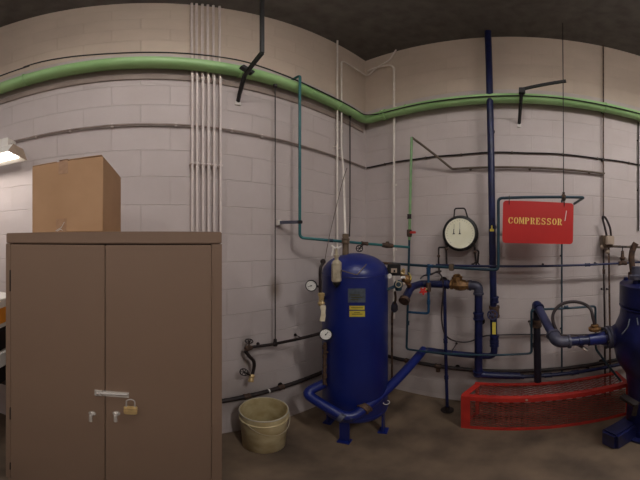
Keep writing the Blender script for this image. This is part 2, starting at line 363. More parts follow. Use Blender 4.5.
# bolt on the doors
def C_(px, py, o=0.0):
    a, t = _d(px, py); D = (CY - o) / math.cos(a); return V((D * math.sin(a), CY - o, CH + D * t))
k = MB(); p0, p1 = C_(103, 393.2, .006), C_(129, 395.2, .006)
k.bar(p0, p1, 0.006, 0.030, V((0, 0, 1))); k.box((p0 + p1) / 2 + V((0, 0, 0.009)), (p1.x - p0.x, 0.010, 0.003), None, 0.001); k.box((p0 + p1) / 2 - V((0, 0, 0.011)), (p1.x - p0.x, 0.010, 0.003), None, 0.001)
sb = build('slide_bolt', k, 'chrome', doors[1])
build('bolt_rod', MB().cyl(C_(96, 393.0, .014), C_(127, 394.6, .014), 0.0055, 10), 'chrome', sb)
k = MB(); a, b = C_(94.5, 393, .006), C_(102.5, 393, .006); k.box((a + b) / 2, (b.x - a.x, 0.006, 0.034), None, 0.001)
for q in (0.3, 0.75): k.torus(a.lerp(b, q) + V((0, -0.008, 0)), (1, 0, 0), 0.009, 0.003, 14, 6)
build('bolt_keeper', k, 'chrome', doors[0])
for px, dd in ((91.5, 0), (116, 1)):
    c = C_(px, 415, .016); k = MB(); k.lathe(c + V((0, 0.016, 0)), (0, -1, 0), [(0, .016), (.004, .016), (.005, .008), (.02, .008)], 16)
    k.box(c + V((0, -0.012, -0.014)), (0.013, 0.010, 0.052), None, 0.003); build('handle', k, 'chrome', doors[dd])
# padlock
pl = C_(130.6, 410.3, .018)
pk = thing('padlock', 'small brass padlock hanging from the bolt on the tan cabinet doors', 'padlock', pl - V((0, 0, 0.026)))
pw = 0.050
k = MB(); k.box(pl, (pw, 0.020, 0.048), None, 0.004); k.box(pl - V((0, 0.0002, 0.0)), (pw + 0.001, 0.0204, 0.002)); build('lock_body', k, 'brass', pk)
k = MB(); t = pl + V((0, 0, 0.018)); k.tube([t + V((-.016, 0, 0)), t + V((-.016, 0, .03)), t + V((-.014, 0, .045)), t + V((0, 0, .053)), t + V((.013, 0, .045)), t + V((.016, 0, .03)), t + V((.016, 0, 0))], 0.0032, 0, 8, curve=True)
build('shackle', k, 'chrome', pk)

# ------------------------------------------------------------------ cardboard box
bw, bd, bh = 0.350, 0.36, 0.330
fr = V((-0.1936, 0.931, 0)); rz = math.radians(2.2)
ux = V((-math.cos(rz), math.sin(rz) * 0 , 0)); R = Matrix.Rotation(-math.radians(4.6), 3, 'Z')
bc = fr + R @ V((-bw / 2, bd / 2, 0)); bz = ct + 0.002
bx = thing('cardboard_box', 'taped brown cardboard box standing on top of the tan cabinet', 'box', (bc.x, bc.y, bz))
def BL(x, y, z): return bc + R @ V((x, y, 0)) + V((0, 0, bz + z))
k = MB(); k.box(BL(0, 0, bh / 2), (bw, bd, bh), R, 0.003, 1); build('carton', k, 'cardboard', bx)
k = MB(); k.box(BL(-bw / 4 - 0.02, 0, bh + 0.002), (bw / 2 - 0.045, bd, 0.003), R); build('flap', k, 'cardboard', bx)
k = MB(); k.box(BL(bw / 4 - 0.012, 0.0, bh + 0.005), (bw / 2 + 0.01, bd - 0.004, 0.003), R @ Matrix.Rotation(math.radians(-0.9), 3, 'Y')); build('flap', k, 'cardboard', bx)
k = MB(); k.box(BL(-0.008, -bd / 2 - 0.0008, bh - 0.03), (0.045, 0.001, 0.062), R); k.box(BL(-0.008, -0.0, bh + 0.0078), (0.045, bd, 0.001), R); build('tape', k, 'tape', bx)
k = MB(); k.box(BL(-0.018, -bd / 2 - 0.0008, 0.03), (0.052, 0.001, 0.062), R); build('tape', k, 'tape', bx)
k = MB(); k.tube([BL(-0.045, -bd / 2 - 0.002, 0.006), BL(-0.03, -bd / 2 - 0.004, 0.014), BL(-0.016, -bd / 2 - 0.003, 0.022), BL(-0.002, -bd / 2 - 0.002, 0.045)], 0.0014, 0, 5, curve=True)
k.tube([BL(-0.04, -bd / 2 - 0.002, 0.004), BL(-0.02, -bd / 2 - 0.003, 0.013), BL(-0.01, -bd / 2 - 0.003, 0.008)], 0.0014, 0, 5, curve=True)
lab(build('torn_tape', k, 'white', bx), 'torn white tape curl')

# ------------------------------------------------------------------ bench lamp, left
lz = CH + 0.66; ly = 1.30; lx1 = ly * math.tan(math.radians((18 - 150) / 4)); LL = 1.22
bl = thing('bench_light', 'lit white fluorescent strip light on a black wall bracket above the left side', 'light fixture', (lx1 - LL / 2, ly, lz - 0.07))
k = MB(); k.box((lx1 - 0.05 - LL / 2, ly, lz + 0.045), (LL, 0.10, 0.075), None, 0.004); build('housing', k, 'white', bl)
k = MB(); k.prism([(-0.12, -0.065), (-0.06, 0.01), (0.06, 0.01), (0.12, -0.065), (0.112, -0.065), (0.056, 0.002), (-0.056, 0.002), (-0.112, -0.065)], (lx1 - LL, ly, lz), (0, 1, 0), (0, 0, 1), LL); build('reflector', k, 'white', bl)
for y in (-0.045, 0.045):
    build('lamp_tube', MB().cyl((lx1 - LL + 0.03, ly + y, lz - 0.045), (lx1 - 0.03, ly + y, lz - 0.045), 0.016, 12), 'tube', bl)
k = MB(); k.prism([(-0.12, -0.065), (-0.06, 0.01), (0.06, 0.01), (0.12, -0.065)], (lx1 - 0.001, ly, lz), (0, 1, 0), (0, 0, 1), 0.004); build('end_cap', k, 'beige', bl)
k = MB(); k.bar((lx1 - 0.05, ly - 0.01, lz + 0.03), W(23, 152, 0.002), 0.012, 0.02); build('bracket', k, 'black', bl)
k = MB(); k.bar((lx1 - LL + 0.05, ly - 0.01, lz + 0.03), (lx1 - LL + 0.05, DB - 0.002, lz - 0.02), 0.012, 0.02); build('bracket', k, 'black', bl)
def area(name, loc, sx, sy, power, col=(1, 0.965, 0.95), rot=(0, 0, 0)):
    L = bpy.data.lights.new(name, 'AREA'); L.shape = 'RECTANGLE'; L.size = sx; L.size_y = sy; L.energy = power; L.color = col
    o = bpy.data.objects.new(name, L); COL.objects.link(o); o.location = loc; o.rotation_euler = rot; return o
area('bench_tube_light', (lx1 - LL / 2, ly, lz - 0.068), LL - 0.06, 0.12, 4.2)
# ceiling strips above and behind the viewer
def ceiling_fixture(x, y, z, along, label, power):
    L = 1.2; f = thing('ceiling_light', label, 'light fixture', (x, y, z)); dx, dy = (L, 0.20) if along == 'x' else (0.20, L)
    build('housing', MB().box((x, y, z + 0.05), (dx, dy, 0.08), None, 0.006), 'white', f)
    build('diffuser', MB().box((x, y, z - 0.038), (dx - 0.03, dy - 0.03, 0.094), None, 0.02), 'lens', f)
    for q in (-0.4, 0.4):
        p = V((x + (q if along == 'x' else 0), y + (q if along == 'y' else 0), 0)); build('hanger_rod', MB().cyl((p.x, p.y, z + 0.09), (p.x, p.y, CZ - 0.001), 0.005, 8), 'steel', f)
    area('ceiling_tube_light', (x, y, z - 0.09), dx - 0.04, dy - 0.04, power)
ceiling_fixture(0.25, 0.15, 3.95, 'x', 'white strip light hung overhead nearest the back wall', 5)
ceiling_fixture(0.3, -1.7, 3.85, 'y', 'white strip light hung nearest the right wall', 38)
ceiling_fixture(-1.9, -0.9, 3.85, 'y', 'white strip light hung behind the viewer to the left', 11)

# ------------------------------------------------------------------ left of the cabinet: a bench with clutter
tx1 = -0.72
bn = thing('workbench', 'brown wooden workbench just left of the tan cabinet', 'bench', (-1.3, 1.1, 0))
k = MB(); k.box((-1.3, 1.11, 0.98), (1.1, 0.70, 0.04), None, 0.004); build('bench_top', k, 'wood', bn)
for x, y in ((-1.82, .80), (-0.79, .80), (-1.82, 1.40), (-0.79, 1.40)): build('leg', MB().box((x, y, 0.48), (0.07, 0.07, 0.96), None, 0.004), 'wood', bn)
def on_bench(px, yy): return yy * math.tan(math.radians((px - 150) / 4))
c = V((on_bench(3.5, 1.0) - 0.10, 1.0, 1.0))
tr = build('storage_tray', MB().box(c + V((0, 0, 0.06)), (0.26, 0.24, 0.118), None, 0.008), 'black'); tag(tr, 'lower black plastic tray on the bench beside the tan cabinet', 'tray')
pp = build('paper_stack', MB().box(c + V((0, 0, 0.178)), (0.27, 0.22, 0.115), None, 0.012), 'white'); tag(pp, 'white stack of papers between two black trays on the left bench', 'papers')
tr = build('storage_tray', MB().box(c + V((0, 0, 0.305)), (0.26, 0.24, 0.135), None, 0.008), 'black'); tag(tr, 'upper black plastic tray on the white papers, left bench', 'tray')
g = thing('carton', 'white and orange printed carton on the upper black tray', 'carton', c + V((0, 0, 0.374)))
build('carton_body', MB().box(c + V((0, 0, 0.374 + 0.085)), (0.24, 0.2, 0.168), None, 0.004), 'white', g)
lab(build('printed_panel', MB().box(c + V((0.121, -0.01, 0.374 + 0.075)), (0.003, 0.17, 0.09), None, 0.001), 'orange', g), 'orange printed panel')

# ------------------------------------------------------------------ pail
bp_ = V((0.722, 1.332, 0)); k = MB(); rz_ = 0.488
pa = thing('pail', 'stained cream open pail on the floor between the tan cabinet and the blue tank', 'pail', bp_)
k.lathe(bp_, (0, 0, 1), [(0, .135), (.01, .142), (rz_ - .09, .158), (rz_ - .085, .166), (rz_ - .075, .166), (rz_ - .07, .159), (rz_ - .004, .162), (rz_, .160), (rz_ - .003, .156), (rz_ - .07, .153), (.02, .137), (.012, .001)], 36, cap=False)
build('bucket', k, 'pail', pa)
k = MB(); k.torus(bp_ + V((0, 0, rz_ - .006)), (0, 0, 1), .161, .0055, 40, 8); build('rim', k, mat('pail_rim', (196, 190, 172), .4), pa)
k = MB(); k.tube([bp_ + V((.163 * math.cos(t), .166 * math.sin(t) , rz_ - .05 - .10 * math.sin(math.pi * (t + .5) / 3.6))) for t in [-.5 - i * .36 for i in range(1)]] + [bp_ + V((.172 * math.cos(-.3 - i * .27), .172 * math.sin(-.3 - i * .27), rz_ - .06 - .13 * math.sin(math.pi * i / 9))) for i in range(10)], .0025, 0, 6, curve=True)
build('handle', k, 'steel', pa)
build('debris', MB().ball(bp_ + V((.02, -.02, .025)), .03, (1, 1, .5)), 'darkiron', pa)

# ------------------------------------------------------------------ blue tank
TC = V((1.365, 1.095, 0)); TR = 0.25; tz1 = CH - 0.10; tz0 = 0.22
tk = thing('air_receiver_tank', 'tall dark blue upright air tank standing in the corner', 'tank', TC)
prof = []
for i in range(9): a = math.pi / 2 * i / 8; prof.append((tz0 + 0.12 - 0.12 * math.cos(a), TR * math.sin(a) + 0.001))
hd = 0.155
for i in range(13): a = math.pi / 2 * i / 12; prof.append((tz1 - hd + hd * math.sin(a) ** 1.0, TR * math.cos(a) ** 1.0 + 0.001 if i < 12 else 0.001))
build('shell', MB().lathe(TC, (0, 0, 1), prof, 48, cap=True), 'blue', tk)
for z in (tz1 - hd + 0.005, 0.36): build('weld_seam', MB().torus(TC + V((0, 0, z)), (0, 0, 1), TR, .004, 48, 6), 'blue', tk)
for i in range(4):
    a = math.radians(20 + 90 * i); c = TC + V((math.cos(a), math.sin(a), 0)) * (TR - .03)
    k = MB(); k.box(c + V((0, 0, .2)), (.012, .07, .40), Matrix.Rotation(a, 3, 'Z')); k.box(c + V((0, 0, .006)), (.07, .09, .012), Matrix.Rotation(a, 3, 'Z')); build('leg', k, 'blue', tk)
def on_tank(px, py, o=0.0):      # where the sight line meets the shell
    a, t = _d(px, py); d = V((math.sin(a), math.cos(a))); c = V((TC.x, TC.y)); b = d.dot(c); r = TR + o
    D = b - math.sqrt(max(0, b * b - (c.dot(c) - r * r))); return V((d.x * D, d.y * D, CH + D * t))
def tank_label(name, px0, px1, py0, py1, m, o=0.003):
    k = MB(); cols = []
    for i in range(7):
        px = px0 + (px1 - px0) * i / 6; a, b = on_tank(px, py0, o), on_tank(px, py1, o); z0, z1 = b.z, a.z
        cols.append((k.bm.verts.new(b), k.bm.verts.new(a)))
    for u, v in zip(cols, cols[1:]): k.bm.faces.new((u[0], v[0], v[1], u[1]))
    r = bmesh.ops.solidify(k.bm, geom=k.bm.faces[:], thickness=0.002); return build(name, k, m, tk)
lab(tank_label('nameplate', 348, 365.5, 288.5, 302.5, 'plate'), 'grey metal nameplate')
for (a, b, y0, y1) in ((350.5, 360, 294.5, 295.4), (351, 362.5, 297, 297.8), (350.5, 358, 299.3, 300)): tank_label('engraved_line', a, b, y0, y1, 'ink', .005)
lab(tank_label('warning_label', 349.3, 364.6, 305.8, 309.8, 'yellow'), 'upper thin yellow label'); lab(tank_label('warning_label', 349.3, 365, 310.8, 316.8, 'yellow'), 'lower yellow label')
for (a, b, y0, y1) in ((351, 363, 307.5, 308.1), (354, 360, 312.4, 312.9), (352, 362.5, 313.9, 314.4)): tank_label('printed_line', a, b, y0, y1, 'ink', .005)
# tank bottom nozzle (left) and fittings on the shell
n0 = P(338, 377, 1.66)

# tan taped bundle standing on the tank where the two conduits end
bpnt = P(345.6, 272, 1.66); k = MB(); k.tube([P(345.3, 274, 1.70), P(345.6, 256, 1.72), P(345.6, 234, 1.72)], 0.024, 0, 10)
bu = build('riser_pipe', k, 'brownbox'); tag(bu, 'short thick brown riser standing on the dome of the blue tank', 'pipe')
coupling(bu, P(345.6, 241, 1.72), (0, 0, 1), 0.024, 'brownbox', 0.04)
cs = .05
for px, z0, lb in ((337.4, None, 'left one of the two pale conduits dropping to the blue tank'), (341.6, None, 'right one of the two pale conduits dropping behind the brown riser')):
    x = Wx(px, cs)
    if px < 340: pts = [(x, DB - cs, 0.0), (x, DB - cs, CZ - .002)]
    else: pts = [P(345.0, 232, 1.72), P(344, 190, 1.80), (x + .02, DB - cs - .2, CH + .55), (x, DB - cs, CH + .82), (x, DB - cs, CH + 1.9)]
    if px > 340:
        x = Wx(px, cs); pts = [P(345.3, 234, 1.72), W(343.6, 172, .13), (x, DB - cs, CH + .95), (x, DB - cs, CH + 2.26), (DR - .03, DB - cs, CH + 2.26), E(376, 68, .03), E(390, 60, .03), (DR - .03, E(396, 60, .03).y, CZ - .002)]
    c = build('drop_conduit', MB().tube(pts, 0.0095, .05, 10), 'steelconduit'); tag(c, lb, 'conduit', 'conduits dropping to the tank')
    clamp(c, (x, DB - cs, CH + .97), .01, 'back', 'steelconduit'); coupling(c, (x, DB - cs, CH + 1.17), (0, 0, 1), .0095, 'steelconduit', .03)
# conduit down the right wall
y = Ey(394, .045); c = build('wall_conduit', MB().tube([(DR - .045, DB - .07, E(367, 71.5, .045).z), E(376, 67.5, .045), (DR - .045, y, E(394, 64, .045).z), (DR - .045, y, 1.0)], .0125, .16, 10), 'steelconduit')
tag(c, 'pale conduit with a curved top running straight down the right wall near the corner', 'conduit')
for z in (CH + 1.6, CH + .6, CH - .1): clamp(c, (DR - .045, y, z), .012, 'right', 'steelconduit')
for z in (CH + .55, CH + 1.75): coupling(c, (DR - .045, y, z), (0, 0, 1), .0105, 'steelconduit', .03)
# dark rod beside
x = Wx(350, .06); c = build('hanger_rod', MB().tube([(x, DB - .06, GZ - .06), (x, DB - .06, CH + .2), P(349.3, 236, 1.74)], .006, .02, 8), 'darkiron'); tag(c, 'thin dark rod dropping from the green pipe to the brown riser', 'rod')
build('nut', MB().lathe((x, DB - .06, GZ - .075), (0, 0, 1), [(0, .016), (.022, .016)], 6), 'darkiron', c)
# thin cable
c = build('cable', MB().tube([P(347, 168, 1.9), P(343, 180, 1.9), P(336, 208, 1.86), P(329, 238, 1.75), P(324.5, 262, 1.66)], .0028, 0, 6, curve=True), 'brownpipe'); tag(c, 'hair-thin slanting cable running down to the black bend left of the tank', 'cable')

# steel filter bowl on the tank front
f0 = P(336.5, 271, 1.52)
fl = thing('air_filter', 'satin steel cylindrical filter with white tee handle at the upper left of the blue tank', 'filter', P(336.5, 284, 1.52))
b0 = P(336.5, 281.5, 1.52); k = MB(); k.lathe(b0, (0, 0, 1), [(0, .030), (.006, .034), (.125, .034), (.132, .030), (.145, .018)], 8); build('bowl', k, 'steel', fl, ang=20)
k = MB(); k.lathe(b0 + V((0, 0, .145)), (0, 0, 1), [(0, .014), (.02, .014), (.021, .02), (.035, .02), (.036, .010), (.07, .008), (.08, .008)], 12); build('valve_stem', k, 'brass' if 0 else 'steel', fl)
tt = b0 + V((0, 0, .225)); v = V((math.cos(math.radians(46)), -math.sin(math.radians(46)), 0))
k = MB(); k.tube([tt - v * .034 + V((0, 0, .018)), tt - v * .01, tt + v * .01, tt + v * .034 + V((0, 0, .012))], .0065, 0, 8, curve=True); k.tube([tt - v * .022 + V((0, 0, .0)), tt - v * .03 - V((0, 0, .05))], .006, 0, 8); lab(build('tee_handle', k, 'white', fl), 'white tee handle')
k = MB(); k.lathe(b0, (0, 0, -1), [(0, .026), (.02, .024), (.03, .012), (.04, .006)], 10); build('drain_cap', k, 'black', fl)
k = MB(); k.tube([b0 + V((.0, .0, .07)), on_tank(338, 270, -.02)], .012, 0, 8); build('bracket', k, 'darkiron', fl)
# small bent steel plate (lever) on the tank front
k = MB(); a, b, c_ = on_tank(341.5, 270.5, .03), on_tank(357, 275, .035), on_tank(366.5, 264, .01)
k.tube([a, b, c_], .0035, .01, 8); k.tube([a, on_tank(341.5, 270.5, -.02)], .006, 0, 8)
lv = build('sensing_tube', k, 'brownpipe'); tag(lv, 'thin bent steel tube across the front of the tank dome', 'tube')

# black bend + brass fitting + gauge, left of tank
bd_ = thing('gauge_riser', 'black curved pipe with brass fitting and white gauge at the tank left shoulder', 'gauge', P(322, 301, 1.60))
k = MB(); k.tube([P(324.5, 261.5, 1.63), P(320.6, 268, 1.60), P(320.2, 280, 1.60), P(320.3, 300, 1.60)], .011, 0, 10, curve=True); k.ball(P(323, 261.5, 1.63), .02); k.tube([P(320.5, 297, 1.60), on_tank(326, 299, -.02)], .011, 0, 10); build('bend', k, 'darkiron', bd_)
k = MB(); k.lathe(P(321.3, 305.5, 1.59), (0, 0, 1), [(0, .02), (.015, .026), (.02, .026), (.03, .018), (.07, .018), (.072, .024), (.09, .024), (.095, .014)], 8); build('brass_fitting', k, 'brass', bd_, ang=20)
def gauge(parent, c, face_dir, R, label=None, ring='black', dial='dialwhite', depth=.03, needle=40):
    f = V(face_dir).normalized(); x = f.cross(V((0, 0, 1))).normalized() * -1; y = V((0, 0, 1)); y = (y - f * y.dot(f)).normalized()
    k = MB(); k.lathe(c - f * depth, f, [(0, R * .8), (.002, R * .95), (depth, R * 1.0), (depth + .004, R * 1.1), (depth + .008, R * 1.1), (depth + .008, R * .93), (depth + .003, R * .93)], 32, cap=True); cs_ = build('case', k, ring, parent)
    k = MB(); k.lathe(c + f * .0035, f, [(0, R * .94), (.002, R * .94)], 32); di = build('dial', k, dial, parent)
    k = MB()
    for i in range(11):
        t = math.radians(225 - 27 * i); d = x * math.cos(t) + y * math.sin(t); k.bar(c + f * .006 + d * R * .68, c + f * .006 + d * R * .82, R * .045, .001, f)
    build('scale_marks', k, 'black', di)
    t = math.radians(needle); d = x * math.cos(t) + y * math.sin(t); k = MB(); k.bar(c + f * .008 - d * R * .2, c + f * .008 + d * R * .62, R * .09, .0015, f); k.lathe(c + f * .006, f, [(0, R * .13), (.004, R * .13)], 10); build('needle', k, 'black', di)
    return di
gc = P(311.3, 285.6, 1.56); gauge(bd_, gc, V((-gc.x - .35, -gc.y + .1, .05)), .037, needle=200)
k = MB(); k.tube([gc + V((.02, .02, 0)), P(320.3, 287, 1.60)], .008, 0, 8); build('gauge_stem', k, 'darkiron', bd_)
tg = build('paper_tag', MB().prism([(-.021, 0), (.013, -.004), (.019, .04), (.017, .06), (.021, .115), (-.010, .118), (-.018, .100), (-.010, .07), (-.014, .04)], P(322.8, 321, 1.53), (math.cos(.75), -math.sin(.75), 0), (0, 0, 1), .0015), 'paper')
tag(tg, 'cream paper tag hanging below the brass fitting left of the tank', 'tag'); build('string', MB().tube([P(323.6, 307, 1.53), P(322, 300, 1.565)], .0012, 0, 5), 'paper', tg)

# ------------------------------------------------------------------ hose bib pipe, back wall
s = .07; z = CH - .855
hb = thing('wall_faucet_pipe', 'dark iron water pipe with two handwheels and a brass spigot on the back wall', 'pipe', W(252, 378, s))
build('pipe', MB().tube([W(251, 347.2, s), (Wx(275, s), DB - s, z), P(327, 331.5, 1.62)], .0125, .02, 12), 'darkiron', hb)
k = MB(); k.lathe(W(251, 347.5, s), W(244, 349.5, s + .03) - W(251, 347.5, s), [(0, .018), (.02, .022), (.05, .02), (.06, .014)], 12); k.tube([W(249, 348, s), W(249, 342, s)], .008, 0, 8); build('valve_body', k, 'rust', hb)
handwheel(hb, W(249, 341.2, s), (0, -.25, 1), .028, 'darkiron')
build('zigzag_pipe', MB().tube([W(245, 350.5, s + .02), W(249, 356, s + .03), W(254, 361, s + .03), W(254.3, 366, s + .03), W(252.5, 374, s + .04)], .013, .02, 10), 'darkiron', hb)
k = MB(); k.lathe(W(252.3, 374.5, s + .04), W(250.6, 382, s + .07) - W(252.3, 374.5, s + .04), [(0, .018), (.02, .022), (.03, .016), (.05, .02), (.06, .021), (.066, .017)], 12); lab(build('spigot', k, 'brass', hb), 'brass hose spigot')
k = MB(); k.tube([W(251.5, 376, s + .045), W(245, 372.5, s + .06)], .007, 0, 8); build('spindle', k, 'darkiron', hb)
handwheel(hb, W(244, 372.2, s + .062), (-.8, -.8, .2), .030, 'darkiron', 6)
for px in (262, 300): clamp(hb, (Wx(px, s), DB - s, z), .0125, 'back')
# rod from green pipe down to it
s2 = .07; x = Wx(275.2, s2)
rd = build('drop_rod', MB().tube([(x, DB - s2, GZ - .05), (x, DB - s2, z + .01)], .0045, 0, 8), 'darkiron'); tag(rd, 'thin dark rod dropping down the back wall from green pipe to faucet pipe', 'rod')
build('pipe_saddle', MB().lathe((x, DB - s2, GZ - .085), (0, 0, 1), [(0, .01), (.002, .018), (.03, .018), (.035, .01)], 8), 'darkiron', rd)
build('tee_fitting', MB().lathe((x, DB - s2, z - .018), (0, 0, 1), [(0, .018), (.03, .018), (.035, .015), (.06, .013), (.065, .006)], 12), 'darkiron', rd)
# dark heavy pipe low along both walls
s = .05; z = CH - 1.356
lp = build('low_pipe', MB().tube([(-3.9, DB - s, z), (DR - s, DB - s, z), (DR - s, -3.0, z)], .021, .06, 14), 'darkiron'); tag(lp, 'dark rusty pipe running low along the back wall and round the corner', 'pipe')
for px in (247, 281): lab(coupling(lp, (Wx(px, s), DB - s, z), (1, 0, 0), .020, 'rust', .05), 'rusty coupling')
for px in (408, 438): coupling(lp, (DR - s, Ey(px, s), z), (0, 1, 0), .022, 'rust', .06)
k = MB(); k.tube([(DR - s, Ey(438, s), z), (DR - s, Ey(438, s), z - .07)], .022, 0, 12); build('tee_branch', k, 'rust', lp)
for x in (-1.5, .2, 1.0): clamp(lp, (x, DB - s, z), .02, 'back')
for y in (.5, -.9, -2): clamp(lp, (DR - s, y, z), .02, 'right')
lab(build('tape_wrap', MB().lathe((Wx(268, s), DB - s, z), (1, 0, 0), [(0, .0225), (.012, .0225)], 14), 'white', lp), 'white band')
# second gauge on the tank's left
g2 = thing('pressure_gauge', 'round white pressure gauge at mid height on the left side of the tank', 'gauge', P(326, 336, 1.53))
gc = P(325.8, 334.3, 1.50); gauge(g2, gc, V((-gc.x - .1, -gc.y, .25)), .040, needle=50)
k = MB(); k.tube([gc + V((.01, .02, 0)), on_tank(331, 334, -.02)], .009, 0, 8); k.tube([gc + V((.01, .03, 0)), P(322, 333.5, 1.60)], .012, 0, 8); build('gauge_stem', k, 'darkiron', g2)
# sight tube on tank's left side
k = MB(); k.tube([P(325, 343, 1.60), P(324.6, 360, 1.60), P(324.6, 384, 1.60)], .012, 0, 10)
sg = build('sight_pipe', k, 'rust'); tag(sg, 'rusty upright pipe beside the left edge of the tank under the lower gauge', 'pipe')
for py in (347, 356, 366, 376): coupling(sg, P(324.7, py, 1.60), (0, 0, 1), .0125, 'rust', .03)
build('tank_stub', MB().tube([P(324.8, 352, 1.60), on_tank(331, 352, -.02)], .010, 0, 8), 'rust', sg)

# ------------------------------------------------------------------ teal pipe (a): down the back wall, across over the tank
s = .17; xa = Wx(299.8, s); pE = P(409, 247.3, 2.10); pS = V((xa, DB - s, CH + .018))
ta = build('teal_pipe', MB().tube([(xa, DB - .05, GZ + .085), (xa, DB - s - .005, GZ + .075), (xa, DB - s, GZ - .1), pS, pE], .0115, .035, 12), 'teal')
tag(ta, 'slim teal pipe dropping from the green pipe then crossing over the blue tank', 'pipe')
def along(a, b, px):      # point on a-b at picture column px
    lo, hi = 0.0, 1.0
    f = lambda t: 150 + 4 * math.degrees(math.atan2(*(a.lerp(b, t)).xy))
    for _ in range(40):
        m = (lo + hi) / 2
        if (f(m) < px) == (f(0) < f(1)): lo = m
        else: hi = m
    return a.lerp(b, lo)
dr_ = pE - pS
lab(coupling(ta, along(pS, pE, 364.5), dr_, .0125, 'rust', .06), 'rusty coupling')
q = along(pS, pE, 387.5); k = MB(); k.lathe(q - dr_.normalized() * .055, dr_, [(0, .014), (.01, .02), (.03, .022), (.05, .024), (.07, .022), (.10, .02), (.11, .014)], 12); k.lathe(q, (0, 0, 1), [(0, .018), (.03, .016), (.035, .01)], 10); lab(build('check_valve', k, 'rust', ta), 'brown check valve')
coupling(ta, along(pS, pE, 331), dr_, .0115, 'darkteal', .03)
hw = along(pS, pE, 358); handwheel(ta, hw + V((-.02, -.03, -.045)), (-.6, -.6, .1), .026, 'darkiron', 6)
build('valve_stem', MB().tube([hw + V((-.02, -.03, -.045)), along(pS, pE, 364.5)], .006, 0, 8), 'darkiron', ta)
# clip standoff
k = MB(); a, b = W(278.5, 222, .02), V((xa, DB - s, W(299, 222, s).z)); a.z = b.z
cl = thing('pipe_standoff', 'short grey standoff arm with white end clipped to the teal pipe', 'bracket', a)
build('arm', MB().bar(V((a.x, DB - .045, a.z)), b, .020, .024), 'galv', cl)
build('wall_pad', MB().box((a.x, DB - .024, a.z), (.036, .046, .042), None, .004), 'white', cl); build('clip', MB().box(b, (.034, .034, .026), None, .004), 'black', cl)

# ------------------------------------------------------------------ pipes before the right wall
s = .25; XR = DR - s
y1 = Ey(409.3, s); top = E(411, 138, s); top.y = y1
# pale green upright + brown diagonal
ug = thing('pale_green_riser', 'pale green upright pipe with valve fittings rising in front of the right wall', 'pipe', (XR, y1, E(411, 238, s).z))
zt = E(411, 137.5, s).z; zb = E(410, 240, s).z
build('pipe', MB().tube([(XR, Ey(411.7, s), zt), (XR, y1, zb)], .0125, 0, 12), 'palegreen', ug)
lab(coupling(ug, (XR, y1, E(410, 216.5, s).z), (0, 0, 1), .015, 'darkiron', .045), 'dark iron union')
build('ball_valve', MB().lathe((XR, y1, E(410, 237, s).z), (0, 0, 1), [(0, .014), (.005, .022), (.02, .024), (.05, .024), (.065, .022), (.07, .014)], 12), 'rust', ug)
hz = E(410, 232.5, s).z; lab(build('lever', MB().box((XR - .02, y1 - .045, hz), (.014, .06, .022), None, .005), 'redhandle', ug), 'red lever handle')
dg = build('diagonal_pipe', MB().tube([(XR, Ey(411.7, s), zt), E(452, 169, .03), E(604, 173.5, .03), (DR - .03, Ey(604, .03), CH + .7)], .0115, .02, 10), 'brownpipe')
zz = E(452, 169, .03).z
tag(dg, 'brown pipe slanting from the pale green riser to the wall then running right', 'pipe')
for px in (470, 530, 590): clamp(dg, (DR - .03, Ey(px, .03), E(px, 168.5 if px < 560 else 172, .03).z), .0115, 'right', 'brownpipe')
# teal upright continuing down then long thin run to the compressor
zlow = CH - 1.09; yb = Ey(531.5, s); yc = Ey(594.5, s)
p = [V((XR, y1, zb)), V((XR, Ey(406.5, s), zlow)), V((XR, Ey(425, s), zlow + .01)), V((XR, yb, CH - 1.03)), V((XR, yb, E(531, 309.5, s).z)), V((XR - .02, yc, E(594, 305.5, s).z)), V((XR - .03, yc, E(594, 349, s + .03).z)), P(621, 381, 1.86)]
tl = build('teal_pipe', MB().tube(p, .0105, .03, 12), 'darkteal'); tag(tl, 'thin dark teal pipe running down, along low, then looping up to the compressor', 'pipe')
coupling(tl, (XR, Ey(407.8, s), E(407.5, 323, s).z), (0, 0, 1), .0115, 'darkteal', .04)
coupling(tl, E(566, 307, s + .01), (0, 1, 0), .0115, 'darkteal', .04)
clamp(tl, (XR, Ey(450, s), zlow + .02), .011, 'right'); clamp(tl, (XR, yb, CH - .8), .011, 'right')
# loop branch
yl = Ey(428.5, s); k = MB(); k.tube([(XR, Ey(408, s), E(408, 312, s).z), (XR, yl, E(428, 313.5, s).z), (XR, yl, E(429, 264, s).z)], .0115, .025, 12)
lb = build('branch_pipe', k, 'tealblue'); tag(lb, 'short teal loop pipe with red wheel valve between two teal pipes', 'pipe')
lab(build('tee_fitting', MB().lathe((XR, yl, E(429, 292, s).z), (0, 0, 1), [(0, .013), (.003, .021), (.03, .024), (.06, .024), (.085, .021), (.088, .013)], 12), 'rust', lb), 'rusty tee')
coupling(lb, (XR, yl, E(428, 302, s).z), (0, 0, 1), .012, 'tealblue', .04); coupling(lb, (XR, yl, E(429, 271, s).z), (0, 0, 1), .015, 'tealblue', .06)
w0 = P(423, 291, 1.98); ax_ = V((-.86, -.5, .1)).normalized(); hx, hy = frame(ax_); k = MB()
k.prism([((.036 if i % 4 in (0, 1) else .021) * math.cos(math.pi * i / 10 + .2), (.036 if i % 4 in (0, 1) else .021) * math.sin(math.pi * i / 10 + .2)) for i in range(20)], w0, hx, hy, .010)
k.ball(w0, .013); lab(build('hand_knob', k, 'redhandle', lb), 'red lobed hand knob'); build('spindle', MB().tube([w0, (XR, yl, E(429, 288, s).z)], .009, 0, 8), 'brass', lb)
